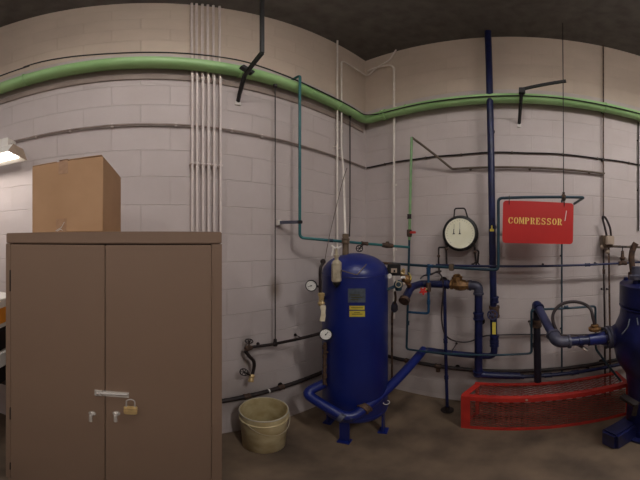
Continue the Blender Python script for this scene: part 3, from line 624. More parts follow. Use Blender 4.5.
# teal-blue level pipe to the sign post
sp_ = .30; p = [E(386, 263.2, .22), E(408, 264.6, .235), E(431, 266.2, .25), E(456, 267.8, .27), E(498.3, 270, sp_), E(498.3, 198.2, sp_), E(584, 197.4, sp_), E(574.5, 203.5, .01)]
sg = build('sign_pipe', MB().tube(p, .0125, .035, 12), 'darkteal'); tag(sg, 'dark teal pipe rising and bending over to carry the red sign', 'pipe')
for px in (431,): coupling(sg, E(px, 266.2, .25), (0, 1, 0), .0125, 'tealblue', .045)
# dark blue level pipe from gauge line to compressor
zb2 = CH - .232; sb_ = .14
db = build('blue_line', MB().tube([(DR - sb_, Ey(436, sb_), zb2 - .0), (DR - sb_, -1.9, zb2)], .0105, 0, 12), 'darkblue'); tag(db, 'slim dark blue pipe running level below the red sign to the compressor', 'pipe')
coupling(db, (DR - sb_, Ey(587.5, sb_), zb2), (0, 1, 0), .0125, 'darkblue', .05); 
for px in (470, 545, 600): clamp(db, (DR - sb_, Ey(px, sb_), zb2), .0105, 'right')
ub = build('union_block', MB().box(E(451.6, 267.3, .27), (.045, .04, .058), None, .006), 'brownbox'); tag(ub, 'square brown union clamped on the level teal pipe below the dial gauge', 'fitting')
# gate valve on that line
yv = Ey(622.5, sb_)
k = MB(); k.lathe((DR - sb_, yv + .045, zb2), (0, -1, 0), [(0, .013), (.002, .022), (.02, .022), (.03, .018), (.06, .018), (.07, .022), (.088, .022), (.09, .013)], 12); k.lathe((DR - sb_, yv, zb2), (0, 0, 1), [(0, .026), (.02, .026), (.03, .018), (.05, .03), (.06, .03), (.065, .018), (.12, .015), (.125, .012)], 12); gv = lab(build('gate_valve', k, 'rust', db), 'brown gate valve')
handwheel(gv, (DR - sb_, yv, zb2 + .165), (0, 0, 1), .045, 'darkiron', 5); build('spindle', MB().cyl((DR - sb_, yv, zb2 + .11), (DR - sb_, yv, zb2 + .172), .006, 8), 'darkiron', gv)

# ------------------------------------------------------------------ big dial gauge on right wall
gs = .13; gc = E(459.8, 233.3, gs); gR = .137
dgz = thing('dial_gauge', 'large black-rimmed dial gauge with a cream face mounted on the right wall', 'gauge', gc - V((0, 0, .2)))
fdir = V((-gc.x, -gc.y, 0)).normalized() * .35 + V((-1, 0, 0)) * .65; fdir.normalize()
x = fdir.cross(V((0, 0, 1))).normalized() * -1; yv_ = V((0, 0, 1))
k = MB(); k.lathe(gc - fdir * .085, fdir, [(0, .155), (.004, .165), (.06, .165), (.07, .158), (.085, .158), (.09, .152), (.09, .137), (.082, .135)], 48); build('case', k, 'black', dgz)
k = MB(); k.lathe(gc, fdir, [(0, .1365), (.002, .1365)], 48); di = build('dial', k, 'dial', dgz)
k = MB(); o = gc + fdir * .003
for i in range(25):
    t = math.radians(225 - 270 / 24 * i); d = x * math.cos(t) + yv_ * math.sin(t); k.bar(o + d * .112, o + d * (.122 if i % 4 else .126), .002, .001, fdir)
build('scale_marks', k, mat('faded_ink', (150, 146, 116), .6), di)
k = MB(); k.tube([o + x * -.052 + V((0, 0, .085)), o + x * -.052 + V((0, 0, .03))], .0016, 0, 6); k.tube([o + x * 0 + V((0, 0, .10)), o + V((0, 0, .0))], .0016, 0, 6); build('pointer', k, mat('faded_ink_grey', (140, 136, 112), .6), di)
for dx in (-.055, .0): k = MB(); k.prism([(-.012, -.008), (.012, -.008), (.004, .004), (.002, .04), (-.002, .04), (-.004, .004)], o + x * dx, x, (0, 0, 1), .002); build('pointer_hub', k, 'black', di)
k = MB(); o2 = gc - fdir * .05; k.tube([o2 + x * -.062 + V((0, 0, .145)), o2 + x * -.055 + V((0, 0, .235)), o2 + x * .040 + V((0, 0, .235)), o2 + x * .066 + V((0, 0, .145))], .007, .02, 8); build('top_handle', k, 'darkiron', dgz)
k = MB(); k.box(o2 + V((0.03, 0, 0)), (.10, .10, .10)); build('wall_mount', MB().tube([gc - fdir * .085, (DR - .001, gc.y - .02, gc.z)], .05, 0, 16), 'darkiron', dgz)
def gtube(pts, r=.0085): return build('impulse_pipe', MB().tube(pts, r, .012, 8), 'darkiron', dgz)
S = .12
gtube([E(447.5, 242, S), E(447, 247.3, S), E(438.7, 247.5, S), E(438.5, 262, S), E(439.2, 272.5, S)]); gtube([E(446, 243, S), E(446.6, 266, S - .005)])
gtube([E(473, 242, S), E(475.5, 250, S), E(478.7, 251, S), E(477.5, 263.5, S)]); gtube([E(474, 243, S), E(475, 251, S - .01), E(476.3, 266, S - .01)])
gtube([E(473.3, 264, S), E(476.5, 261.5, S), E(479.5, 265, S)], .006)
for px, py in ((438.6, 256), (446.4, 249), (475, 252), (439.3, 271.5)): build('nut', MB().ball(E(px, py, S), .016, n=8), 'rust', dgz)

# ------------------------------------------------------------------ big blue upright 490
s = .11; yb9 = Ey(494.3, s); zel = CH - 1.14; xq = DR - s
bv = thing('blue_riser', 'tall thick dark blue pipe running full height up the right wall beside the red sign', 'pipe', (xq, yb9, zel))
r = .031
end0 = V((xq, yb9, zel)); pL = V((xq, Ey(424, s), zel + .005)); pT = P(349, 419, 1.40); pB = P(304.5, 392.5, 1.62); pN = on_tank(333, 376, .0)
build('pipe', MB().tube([(xq, Ey(487.8, s), CZ - .002), end0, pL, pT], r, .07, 18), 'darkblue', bv)
lab(build('wrap_run', MB().tube([pL.lerp(pT, .0), pT, pB, P(327, 382, 1.66), P(336, 378, 1.66)], r * 1.32, .08, 18), 'blue', bv), 'brighter blue section wrapping round the tank foot')
for py, mm, L in ((299.5, 'darkblue', .06), (338.5, 'darkblue', .07), (344.5, 'darkblue', .04)): coupling(bv, (xq, yb9, E(493, py, s).z), (0, 0, 1), r, mm, L)
lab(coupling(bv, (xq, yb9, E(494, 311.5, s).z), (0, 0, 1), r * 1.15, 'rust', .11, 'valve_body'), 'rusty valve body')
handwheel(bv, E(492.5, 315, s + .10), (-1, .1, .1), .042, 'slate', 6); build('spindle', MB().tube([E(492.5, 315, s + .10), E(493.5, 313, s)], .008, 0, 8), 'darkiron', bv)
zl = E(494, 333, s).z; k = MB(); k.prism([(-.016, 0), (.016, 0), (.016, .125), (-.016, .125)], (xq - r - .001, yb9, zl), (0, -1, 0), (0, 0, 1), .002); lab(build('label_band', k, 'yellow', bv), 'yellow label band')
# warning triangle sticker
z = E(491, 231.5, s).z; yy = yb9; k = MB(); yy = Ey(492.2, s); k.prism([(-.019, 0), (.019, 0), (.019, .02), (.006, .024), (.004, .052), (-.006, .052), (-.008, .024), (-.019, .02)], (xq - r - .001, yy, z), (0, -1, 0), (0, 0, 1), .002); lab(build('sticker', k, 'yellow', bv), 'yellow arrow sticker')
lab(coupling(bv, pL.lerp(pT, .86), pT - pL, r * 1.3, 'rust', .05), 'rusty union'); lab(coupling(bv, P(329, 380.7, 1.655), P(327, 382, 1.66) - P(336, 378, 1.66), r * 1.3, 'rust', .05), 'rusty union at tank nozzle')
build('nozzle', MB().tube([P(336, 377, 1.66), V((TC.x - .16, TC.y + .02, P(338, 376, 1.66).z))], r * .95, 0, 14), 'blue', bv)
rt, rb_ = V((xq, Ey(487.8, s), CZ)), end0
for z in (CH + 1.1, CH + .12, CH - .72): clamp(bv, rb_.lerp(rt, (z - rb_.z) / (rt.z - rb_.z)), r * 1.0, 'right')
lab(build('tape_wrap', MB().lathe(pL.lerp(pT, 1.0) + V((-.02, .02, .005)), pB - pT, [(0, .0425), (.035, .043)], 16), 'galv', bv), 'grey patch'); 
# white ring tag by tank foot
k = MB(); k.torus(on_tank(386.5, 402.5, .03), V((-.6, -.6, .1)), .022, .0035, 20, 6, 0, 4.4); t_ = build('wire_loop', k, 'white'); tag(t_, 'small white wire loop hanging at the right foot of the blue tank', 'wire')

# ------------------------------------------------------------------ second thick pipe with check valve
s = .185; xq = DR - s; y7 = Ey(478.5, s); zt = CH - .400; zb = CH - 1.318
v2 = thing('blue_branch', 'thick dark blue pipe with brass check valve that elbows down left of the tall riser', 'pipe', (xq, y7, zb))
r = .035
a0 = V((xq, Ey(421, s), zt - .01)); a1 = P(404.5, 300, 1.80)
build('pipe', MB().tube([a1, P(411, 287, 1.93), a0, (xq, Ey(452, s), zt)], r * .95, .06, 18), 'darkblue', v2)
lab(build('flange', MB().lathe(a1 + (a1 - P(411, 287, 1.93)).normalized() * .02, P(411, 287, 1.93) - a1, [(0, .030), (.002, .044), (.03, .044), (.032, .03)], 18), 'rust', v2), 'rusty flange')
q = V((xq, Ey(452, s), zt)); e = V((xq, y7, zt))
k = MB(); k.lathe((xq, Ey(450.5, s), zt), (0, -1, 0), [(0, .034), (.002, .046), (.02, .046), (.025, .036), (.05, .05), (.09, .055), (.13, .048), (.15, .036), (.155, .045), (.175, .045), (.177, .03)], 8); k.lathe((xq, Ey(457.5, s), zt + .02), (0, .1, 1), [(0, .045), (.035, .045), (.037, .05), (.055, .05), (.057, .036), (.074, .034), (.078, .02)], 8); lab(build('check_valve', k, 'oldbrass', v2, ang=25), 'weathered brass check valve')
lab(build('nipple', MB().cyl((xq, Ey(464, s), zt), (xq, Ey(472, s), zt), r * .8), 'rust', v2), 'rusty nipple')
elbow(v2, (xq, y7 + 1, zt), e, (xq, y7, zt - 1), r * .95, 'galv', .075)
build('pipe', MB().tube([(xq, y7, zt - .04), (xq, y7, zb), (xq, Ey(520, s), zb - .01)], r, .06, 18), 'darkblue', v2)
coupling(v2, (xq, y7, E(479, 316, s).z), (0, 0, 1), r, 'darkblue', .07); coupling(v2, (xq, y7, E(479, 373, s).z), (0, 0, 1), r, 'darkblue', .06)
lab(coupling(v2, (xq, Ey(452, s) + .05, zt), (0, 1, 0), r * .95, 'darkblue', .04), 'dark blue coupling')
clamp(v2, (xq, y7, CH - .8), r, 'right'); clamp(v2, (xq, Ey(438, s), zt), r, 'right')
# pipes low behind the guard
zc_ = E(500, 376.5, .12).z; lb2 = build('manifold_pipe', MB().tube([(DR - .09, Ey(484, .09), CH - 1.40), (DR - .09, -1.25, CH - 1.40)], .020, 0, 12), 'darkblue'); tag(lb2, 'dark blue pipe lying low behind the red guard', 'pipe')
for px in (503, 520, 548, 575): coupling(lb2, (DR - .09, Ey(px, .09), CH - 1.40), (0, 1, 0), .021, 'darkblue', .07)
for px in (495, 590): clamp(lb2, (DR - .09, Ey(px, .09), CH - 1.40), .02, 'right')
# steel stand post
s = .20; k = MB(); yy = Ey(447.3, s); ps = thing('pipe_stand', 'dark slender pipe stand with a round foot on the floor left of the red guard', 'stand', (DR - s, yy, 0))
build('post', MB().tube([(DR - s + .0, yy + .0, .01), (DR - s + .02, Ey(443.8, s) , CH - .42)], .015, 0, 12), 'darkblue', ps)
build('foot', MB().lathe((DR - s, yy, 0), (0, 0, 1), [(0, .06), (.008, .06), (.012, .025), (.06, .022)], 20), 'darkiron', ps)
pa_, pb_ = V((DR - s, yy, .01)), V((DR - s + .02, Ey(443.8, s), CH - .42))
for q_ in (.32, .62): coupling(ps, pa_.lerp(pb_, q_), pb_ - pa_, .015, 'darkblue', .04)
# black hoses
c = build('hose', MB().tube([E(431, 274, .22), E(438, 272.5, .22), E(442.5, 279, .22), E(443.3, 292, .22), E(441.5, 315, .20), E(444, 332, .20), E(450, 339, .16), E(460, 342, .10), E(470, 341.5, .07), E(480, 337.5, .05), E(492, 335.3, .04), E(530, 334.5, .02), E(600, 334, .02)], .0075, 0, 8, curve=True), 'hose'); tag(c, 'dark hose hanging from the teal loop then sagging along the right wall', 'hose')
c = build('hose', MB().tube([E(420, 279, .24), E(424, 275.5, .22), E(431, 274.5, .22), E(437, 271.5, .20), E(441, 271, S)], .007, 0, 8, curve=True), 'rubber'); tag(c, 'short black hose from the gauge pipe to the teal loop', 'hose')

# ------------------------------------------------------------------ cluster beside the tank's right shoulder
sw = thing('pressure_switch', 'black pressure switch box with a white label beside the right shoulder of the tank', 'switch', P(394, 276, 1.78))
rr = Matrix.Rotation(math.radians(-28), 3, 'Z'); c0 = P(394, 269.2, 1.78)
build('box', MB().box(c0, (.10, .11, .088), Matrix.Rotation(math.radians(-61), 3, 'Z'), .006), 'black', sw)
fd = V((-c0.x, -c0.y, 0)).normalized(); fx = V((-fd.y, fd.x, 0)); fx = fx if fx.x < 0 else -fx
ux_ = V((0, 0, 1)).cross(fd).normalized(); ctr = c0 + fd * .066 if 0 else c0 + fd * .058
k = MB(); k.prism([(-.022, -.016), (.022, -.016), (.022, .016), (-.022, .016)], P(394, 270.5, 1.70), ux_, (0, 0, 1), .003); k.tube([P(394, 270.5, 1.71), P(394, 270.5, 1.76)], .012, 0, 6); lab(build('label_plate', k, 'beige', sw), 'pale label with a dark mark')
build('label_mark', MB().prism([(-.006, -.012), (.007, -.012), (.007, .004), (-.002, .006), (-.006, .002)], P(394.3, 270.6, 1.694), ux_, (0, 0, 1), .002), 'black', sw)
lab(build('cap', MB().lathe(P(389.6, 276.2, 1.70), -fd, [(0, .017), (.02, .017), (.05, .013)], 16), 'white', sw), 'white round cap')
build('conduit_stub', MB().tube([P(380, 263, 1.75), P(388, 263.5, 1.80), P(394, 265, 1.80)], .011, 0, 8, curve=True), 'rust', sw)
build('mount', MB().tube([c0, V((TC.x, TC.y, c0.z)) + (c0 - V((TC.x, TC.y, c0.z))).normalized() * .2], .014, 0, 8), 'darkiron', sw)
rv = thing('relief_valve', 'weathered brass valve with white tag next to the black switch box', 'valve', P(407, 282, 1.84))
k = MB(); k.ball(P(406.5, 279.5, 1.84), .042, (1, 1, .95)); k.tube([P(406, 280, 1.84), P(402, 275, 1.82), P(402.5, 271, 1.82)], .018, 0, 10); build('valve_body', k, 'oldbrass', rv)
k = MB(); k.lathe(P(402, 273.5, 1.80), V((-.3, -.5, .8)), [(0, .02), (.015, .022), (.02, .014), (.045, .012)], 10); lab(build('cap', k, 'brass', rv), 'bright brass cap')
k = MB(); k.box(P(403, 277.2, 1.76), (.036, .012, .018), Matrix.Rotation(math.radians(-50), 3, 'Z'), .003); k.tube([P(403, 277, 1.765), P(406, 279, 1.82)], .004, 0, 6); lab(build('tag', k, 'white', rv), 'white tag')
k = MB(); k.tube([P(408.5, 272.5, 1.80), P(411, 276.5, 1.80), P(410.5, 280, 1.80)], .003, 0, 6, curve=True); lab(build('wire', k, 'yellow', rv), 'yellow wire loop'); 
build('outlet', MB().tube([P(408, 283, 1.84), P(410, 288, 1.93)], .02, 0, 10), 'oldbrass', rv)
sv = thing('solenoid_valve', 'teal round drain valve below the black switch box beside the tank', 'valve', P(398, 292, 1.76))
k = MB(); k.ball(P(398.5, 284.5, 1.74), .036, (1, 1, 1)); k.lathe(P(398.5, 290.5, 1.74), (0, 0, 1), [(0, .02), (.01, .026), (.03, .028)], 12); k.tube([P(398, 285, 1.76), P(391, 288, 1.70), on_tank(386, 290, -.01)], .012, .02, 8); build('valve_body', k, 'darkteal', sv)
k = MB(); k.torus(P(398.5, 284.5, 1.70), (-.8, -.45, 0), .022, .004, 16, 6); k.box(P(397, 281, 1.70), (.012, .012, .02), None, .002); lab(build('clip_ring', k, 'steel', sv), 'steel clip ring')
lab(build('knob', MB().ball(P(403.5, 284, 1.74), .014), 'beige', sv), 'beige knob')
# hanging drain tube below
k = MB(); k.tube([P(395, 292, 1.78), P(395.5, 300, 1.86), P(392.5, 312, 2.0), P(392, 330, 2.1), P(392, 384, 2.25)], .010, 0, 8, curve=True)
dt = build('drain_pipe', k, 'rust'); tag(dt, 'thin rusty pipe dropping between the tank and the corner', 'pipe')
build('trap', MB().lathe(P(394.5, 312, 1.92), (0, 0, 1), [(0, .015), (.02, .03), (.06, .028), (.08, .02), (.095, .012)], 12), 'galv', dt)
coupling(dt, P(392, 380, 2.24), (0, 0, 1), .012, 'rust', .05)

# ------------------------------------------------------------------ red sign
xs_ = DR - .315; yl0, yl1 = xs_ / math.tan(math.radians((502.2 - 150) / 4)), xs_ / math.tan(math.radians((572.8 - 150) / 4))
sw_ = yl0 - yl1; zt_ = E(503, 201.0, .315).z; zb_ = E(503, 243.4, .315).z; sh = zt_ - zb_
si = thing('compressor_sign', 'red sign with the yellow word COMPRESSOR hanging from the dark teal pipe', 'sign', (xs_, (yl0 + yl1) / 2, zb_))
tilt = math.radians(1.2); ux = V((0, -math.cos(tilt), -math.sin(tilt))); uy = V((0, -math.sin(tilt), math.cos(tilt)))
o = V((xs_, yl0, zb_ + .004)); cr = .028; out = []
for (cx, cy, a0) in ((sw_ - cr, cr, -90), (sw_ - cr, sh - cr, 0), (cr, sh - cr, 90), (cr, cr, 180)):
    for i in range(6): a = math.radians(a0 + 18 * i); out.append((cx + cr * math.cos(a), cy + cr * math.sin(a)))
build('panel', MB().prism(out, o, ux, uy, .0025), 'red', si)
# stencil letters, in a cell 0..1 x 0..1
def rect(a, b, c, d): return [(a, b), (c, b), (c, d), (a, d)]
def arc(cx, cy, rx, ry, a0, a1, tx, ty, n=7):
    o_ = [(cx + rx * math.cos(math.radians(a0 + (a1 - a0) * i / n)), cy + ry * math.sin(math.radians(a0 + (a1 - a0) * i / n))) for i in range(n + 1)]
    i_ = [(cx + (rx - tx) * math.cos(math.radians(a0 + (a1 - a0) * i / n)), cy + (ry - ty) * math.sin(math.radians(a0 + (a1 - a0) * i / n))) for i in range(n + 1)]
    return o_ + i_[::-1]
Oo = [arc(.5, .5, .46, .5, 100, 260, .22, .10), arc(.5, .5, .46, .5, -80, 80, .22, .10)]
LT = {'O': Oo, 'C': [arc(.52, .5, .48, .5, 95, 265, .23, .10), arc(.52, .5, .44, .5, 20, 78, .16, .12), arc(.52, .5, .44, .5, -78, -20, .14, .10), rect(.84, .62, .94, .98)],
 'M': [rect(.04, 0, .16, 1), rect(0, 0, .26, .09), rect(0, .91, .2, 1), [(.18, 1), (.34, 1), (.53, .34), (.47, .04)], [(.57, .38), (.51, .04), (.54, .04), (.74, .80), (.74, 1)], rect(.76, 0, .98, 1), rect(.70, 0, 1.04, .09)],
 'P': [rect(.1, 0, .36, 1), rect(0, 0, .46, .09), rect(0, .91, .36, 1), arc(.46, .73, .46, .27, -88, 88, .22, .09)],
 'R': [rect(.1, 0, .36, 1), rect(0, 0, .46, .09), rect(0, .91, .36, 1), arc(.46, .74, .42, .26, -80, 88, .22, .09), [(.46, .46), (.66, .46), (.86, .08), (.98, .08), (.98, 0), (.72, 0)]],
 'E': [rect(.1, 0, .36, 1), rect(0, 0, .36, .09), rect(0, .91, .36, 1), rect(.42, 0, .9, .09), rect(.80, 0, .9, .30), rect(.42, .91, .86, 1), rect(.76, .72, .86, 1), rect(.42, .46, .64, .55), rect(.57, .36, .64, .65)],
 'S': [arc(.46, .73, .40, .27, 30, 250, .17, .10), arc(.48, .27, .42, .27, -150, 72, .18, .10), rect(.76, .70, .86, 1), rect(.08, 0, .17, .30), [(.2, .62), (.34, .66), (.82, .42), (.66, .36)]]}
fx0 = (507.6 - 502.2) / 70.6 * sw_; fx1 = (561.8 - 502.2) / 70.6 * sw_; n_ = 10; cell = (fx1 - fx0) / n_; lh = sh * .155
for i, ch in enumerate('COMPRESSOR'):
    k = MB(); w_ = cell * .86
    wd = 1.08 if ch == 'M' else 1.0
    x0 = fx0 + cell * i + (-.06 * cell if ch == 'M' else 0)
    for poly in LT[ch]:
        k.prism([(x0 + p_[0] * w_ * wd, sh * .435 + p_[1] * lh + .006) for p_ in poly], o - V((.0026, 0, 0)), ux, uy, .0014)
    build('letter', k, 'yellowletter', si, ang=20)
k = MB()
for q in (.085, .86): 
    h0 = o + ux * (sw_ * q) + uy * (sh - .03); z1 = E(520, 197.6, sp_).z + .014
    k = MB(); k.tube([h0 + V((-.006, 0, 0)), V((xs_ - .018, h0.y, z1 - .012)), V((DR - sp_, h0.y, z1 + .004)), V((xs_ + .030, h0.y, z1 - .014)), h0 + V((.006, 0, -.002)), h0 + V((-.004, 0, -.004))], .003, .01, 6); build('wire_hook', k, 'darkiron', si)
k = MB(); k.prism([(0, 0), (.006, 0), (.018, .085), (.012, .085)], o + ux * (sw_ * .87) + uy * (sh * .56) - V((.0026, 0, 0)), ux, uy, .001); lab(build('scratch', k, 'white', si), 'pale scratch')

# rods near the sign
y = Ey(563.6, sp_ - .0); zc1 = E(563, 197.5, sp_).z; c = build('hanger_rod', MB().tube([(DR - sp_, y, zc1), (DR - sp_, Ey(562.6, sp_), CZ - .002)], .004, 0, 8), 'darkiron'); tag(c, 'thin dark rod holding the sign pipe from above', 'rod')
build('nut', MB().lathe((DR - sp_, y, zc1 - .03), (0, 0, 1), [(0, .012), (.015, .02), (.05, .02), (.06, .01), (.075, .012)], 8), 'rust', c)
y = Ey(561.8, .05); c = build('wall_rod', MB().tube([(DR - .05, y, E(562, 200, .05).z), (DR - .05, y, E(562, 375, .05).z)], .0085, 0, 8), 'darkteal'); tag(c, 'slim dark teal upright tube emerging below the red sign', 'tube')
for py in (256, 330): clamp(c, (DR - .05, y, E(562, py, .05).z), .008, 'right')
y = Ey(603.3, .03); c = build('wall_rod', MB().tube([(DR - .03, y, CH + .2), (DR - .03, y, CZ - .002)], .0075, 0, 8), 'rust'); tag(c, 'brown upright tube rising above the beige control box to the ceiling', 'tube')
for py in (112, 160): build('saddle', MB().box((DR - .02, y, E(603, py, .02).z), (.04, .03, .03), None, .004), 'darkiron', c)
y = Ey(638.4, .02); c = build('wall_rod', MB().tube([(DR - .02, y, CH + .1), (DR - .02, y, GZ - .05)], .008, 0, 8), 'darkiron'); tag(c, 'dark upright tube on the right wall at the picture edge', 'tube')
for py in (140, 190): clamp(c, (DR - .02, y, E(638, py, .02).z), .009, 'right')

# ------------------------------------------------------------------ brackets over the green pipe
def strut(label, pad, mids, end, wallx):
    t = thing('strut_bracket', label, 'bracket', pad)
    k = MB(); pts = [pad] + mids + [end]
    for a, b in zip(pts, pts[1:]): k.bar(a, b, .022, .022, V((1, 1, .3)))
    build('arm', k, 'black', t)
    build('wall_pad', MB().box(pad - V((0, 0, .015)), (.012, .035, .05) if wallx else (.045, .012, .035), None, .003), 'white', t)
    return t
sb1 = strut('black bent strut crossing the green pipe above the conduits on the back wall', W(238, 102, .008), [W(239.5, 94, .06), W(244.5, 76, .20)], P(262, 53, 1.25), False)
build('knuckle', MB().box(W(247, 70, .21), (.10, .04, .04), Matrix.Rotation(.6, 3, 'Y'), .004), 'black', sb1)
build('tie_bar', MB().bar(P(262, 53, 1.25), V((P(262, 53, 1.25).x, P(262, 53, 1.25).y, CZ - .001)), .02, .02), 'black', sb1)
sb2 = strut('black strut crossing the green pipe above the sign with a level side arm', E(519.2, 124, .008), [E(519.6, 118, .05), E(520.6, 104, .17), E(521.5, 90, .17)], E(522, 88.5, .17), True)
build('knuckle', MB().box(E(522, 91, .18), (.05, .055, .07), None, .004), 'black', sb2)
build('side_arm', MB().bar(E(523, 89, .18), E(566, 81, .30), .022, .03), 'black', sb2)

# ------------------------------------------------------------------ control box and brown pipes, right
cbx = thing('control_box', 'small beige control box with looped black cable left of the compressor', 'control box', E(608, 247, .06))
c0 = E(609.5, 240.3, .13); build('cover', MB().box(c0, (.06, .085, .085), None, .008), 'beige', cbx)
build('base', MB().box(E(606.5, 241.5, .07), (.10, .11, .12), None, .01), 'brownbox', cbx)
build('loop_cable', MB().tube([E(607, 237, .08), E(604.5, 226, .08), E(602.6, 218, .09), E(603.8, 216.6, .10), E(606.5, 219.5, .11), E(610, 228, .11), E(611.3, 237, .10)], .011, 0, 8, curve=True), 'hose', cbx)
for px, py, m_ in ((602.5, 247, 'beige'), (607.5, 251.5, 'beige')): lab(build('fitting', MB().ball(E(px, py, .08), .026, n=10), m_, cbx), 'pale round fitting')
build('mount', MB().box(E(606.5, 241.5, .012), (.03, .08, .09), None, .004), 'darkiron', cbx)
for px0, px1, m_, r_, nm in ((603.4, 604.7, 'darkiron', .0095, 'left dark one of the two tubes below the beige control box'), (608.8, 609.8, 'rust', .0105, 'right brown one of the two tubes below the beige control box')):
    c = build('drop_tube', MB().tube([E(px0, 246, .06), E(px0 + .2, 270, .06), E(px1, 325, .06), E(px1 + .3, 372, .06), V((DR - .06, Ey(px1 + .3, .06), .0))], r_, 0, 8), m_); tag(c, nm, 'tube', 'tubes below the control box')
    if px0 < 605: coupling(c, E(603.8, 271.5, .06), (0, 0, 1), .011, 'rust', .045)
    clamp(c, E(px0 + .3, 290, .06), .01, 'right')
c = build('brown_pipe', MB().tube([E(608, 246.2, .10), E(650, 247.5, .14)], .012, 0, 10), 'brownpipe'); tag(c, 'brown pipe running level from the beige control box to the right', 'pipe')
coupling(c, E(632, 247, .12), (0, 1, 0), .013, 'brownpipe', .05)
clamp(c, E(625, 246.7, .115), .012, 'right')

# ------------------------------------------------------------------ compressor
KC = V((1.416, -1.03, 0))
kp = thing('compressor', 'large dark blue cast compressor with flanged inlet at the right edge', 'compressor', KC)
def zz_(py, D=1.70): return CH - D * math.tan(math.radians((py - 240) / 4))
prof = [(0, .27), (.03, .27), (.032, .22), (zz_(392), .20), (zz_(372), .22), (zz_(358), .29), (zz_(343), .315), (zz_(328), .305), (zz_(316), .265), (zz_(306.5), .256), (zz_(305), .268), (zz_(304), .254), (zz_(302.5), .266), (zz_(283.5), .264), (zz_(281), .24), (zz_(280.5), .19), (zz_(279.5), .18)]
prof = sorted(prof); build('casting', MB().lathe(KC, (0, 0, 1), prof, 40), 'castblue', kp)
for i in range(8):
    a = 2 * math.pi * i / 8 + .3; p_ = KC + V((math.cos(a) * .215, math.sin(a) * .215, zz_(281))); build('bolt', MB().lathe(p_, (0, 0, 1), [(0, .02), (.022, .02), (.026, .012)], 6), 'castblue', kp)
build('cylinder_head', MB().lathe(KC + V((0, 0, zz_(280))), (0, 0, 1), [(0, .18), (.02, .175), (.04, .15), (.05, .06), (.06, .05)], 24), 'castblue', kp)
fa = P(607.5, 336, 1.70); ax = V((1.55 - 1.55, 1, 0)); fa = V((1.55, -.700, CH - 0.770))
build('inlet_throat', MB().lathe(V((1.50, -.86, CH - .76)), fa - V((1.50, -.86, CH - .76)), [(0, .18), (.08, .115), (.14, .082), (.18, .07)], 24), 'castblue', kp)
fl_ = build('flange', MB().lathe(fa + V((0, .02, 0)), (0, -1, 0), [(0, .06), (.001, .088), (.022, .088), (.024, .094), (.048, .094), (.05, .07)], 28), 'galv', kp)
for i in range(6):
    a = 2 * math.pi * i / 6; build('bolt', MB().lathe(fa + V((math.cos(a) * .078, .018, math.sin(a) * .078)), (0, 1, 0), [(0, .012), (.014, .012)], 6), 'darkiron', fl_)
c_ = KC + V((-.02, .22, CH - .905)); build('hand_hole_cover', MB().lathe(c_, V((-.25, 1, .05)), [(0, .075), (.04, .075), (.045, .062), (.055, .03)], 24), 'castblue', kp)
k = MB(); k.tube([P(633, 272, 1.62), P(631.5, 258, 1.62), P(633, 249, 1.62), P(636, 243, 1.62)], .022, 0, 12, curve=True); k.lathe(P(633, 272, 1.62), (0, 0, -1), [(0, .035), (.05, .035)], 12); lab(build('riser_pipe', k, 'rust', kp), 'rusty riser pipe on the head')
k = MB(); k.lathe(P(636, 279, 1.60), (0, 0, 1), [(0, .05), (.03, .05), (.035, .035), (.09, .03)], 16); lab(build('nozzle', k, 'galv', kp), 'grey nozzle')
k = MB(); k.tube([P(629.5, 319, 1.42), P(627.5, 327, 1.41), P(622, 334, 1.42)], .004, 0, 6, curve=True); k.tube([P(637, 318, 1.41), P(638, 325, 1.40)], .004, 0, 6); lab(build('drip_line', k, 'plate', kp), 'pale wire along the casting')
k = MB(); k.bar(P(622, 396, 1.52), P(637, 405, 1.44), .05, .03); k.bar(P(636, 404, 1.44), P(634, 415, 1.44), .03, .03); lab(build('foot_clamp', k, 'darkiron', kp), 'rusty foot clamp')
fp = P(620, 430, 1.55); build('foot', MB().box(V((fp.x, fp.y, .11)), (.14, .24, .22), Matrix.Rotation(.4, 3, 'Z'), .02), 'castblue', kp)
# inlet pipe
ip = thing('inlet_pipe', 'thick blue pipe with grey elbow running from the compressor inlet back toward the wall', 'pipe', (1.55, -.4, CH - .8))
A = V((1.55, -.685, CH - 0.770)); B = V((1.55, -.55, CH - 0.767)); C2 = V((1.55, -.325, CH - 0.757)); D2 = V((1.96, Ey(536.5, .19), CH - .565)); F2 = V((1.96, Ey(537.8, .19), CH - 1.40))
lab(build('reducer', MB().lathe(A, B - A, [(0, .058), (.02, .050), (.10, .048), (.135, .046)], 20), 'blue', ip), 'bright blue reducer')
k = MB(); k.lathe(B, C2 - B, [(0, .048), (.002, .038), (.04, .036), (.042, .042), (.075, .042), (.077, .035), (.16, .035)], 18); build('pipe', k, 'darkblue', ip)
elbow(ip, B, C2, D2, .038, 'galv', .085)
lab(build('pipe', MB().tube([C2.lerp(D2, .15), D2], .035, 0, 18), 'slate', ip), 'slate blue slanting length')
elbow(ip, C2, D2, F2, .034, 'darkblue', .06)
build('drop_pipe', MB().tube([D2, F2], .032, 0, 18), 'nearblack', ip); coupling(ip, D2.lerp(F2, .22), (0, 0, 1), .034, 'rust', .07); clamp(ip, D2.lerp(F2, .6), .03, 'right')
vb = MB(); t_ = V((1.55, -.60, CH - .70)); vb.lathe(t_, (0, 0, 1), [(0, .02), (.01, .045), (.03, .048), (.04, .03), (.055, .03), (.06, .014)], 10); lab(build('vent_fitting', vb, 'oldbrass', ip), 'brass cap fitting')
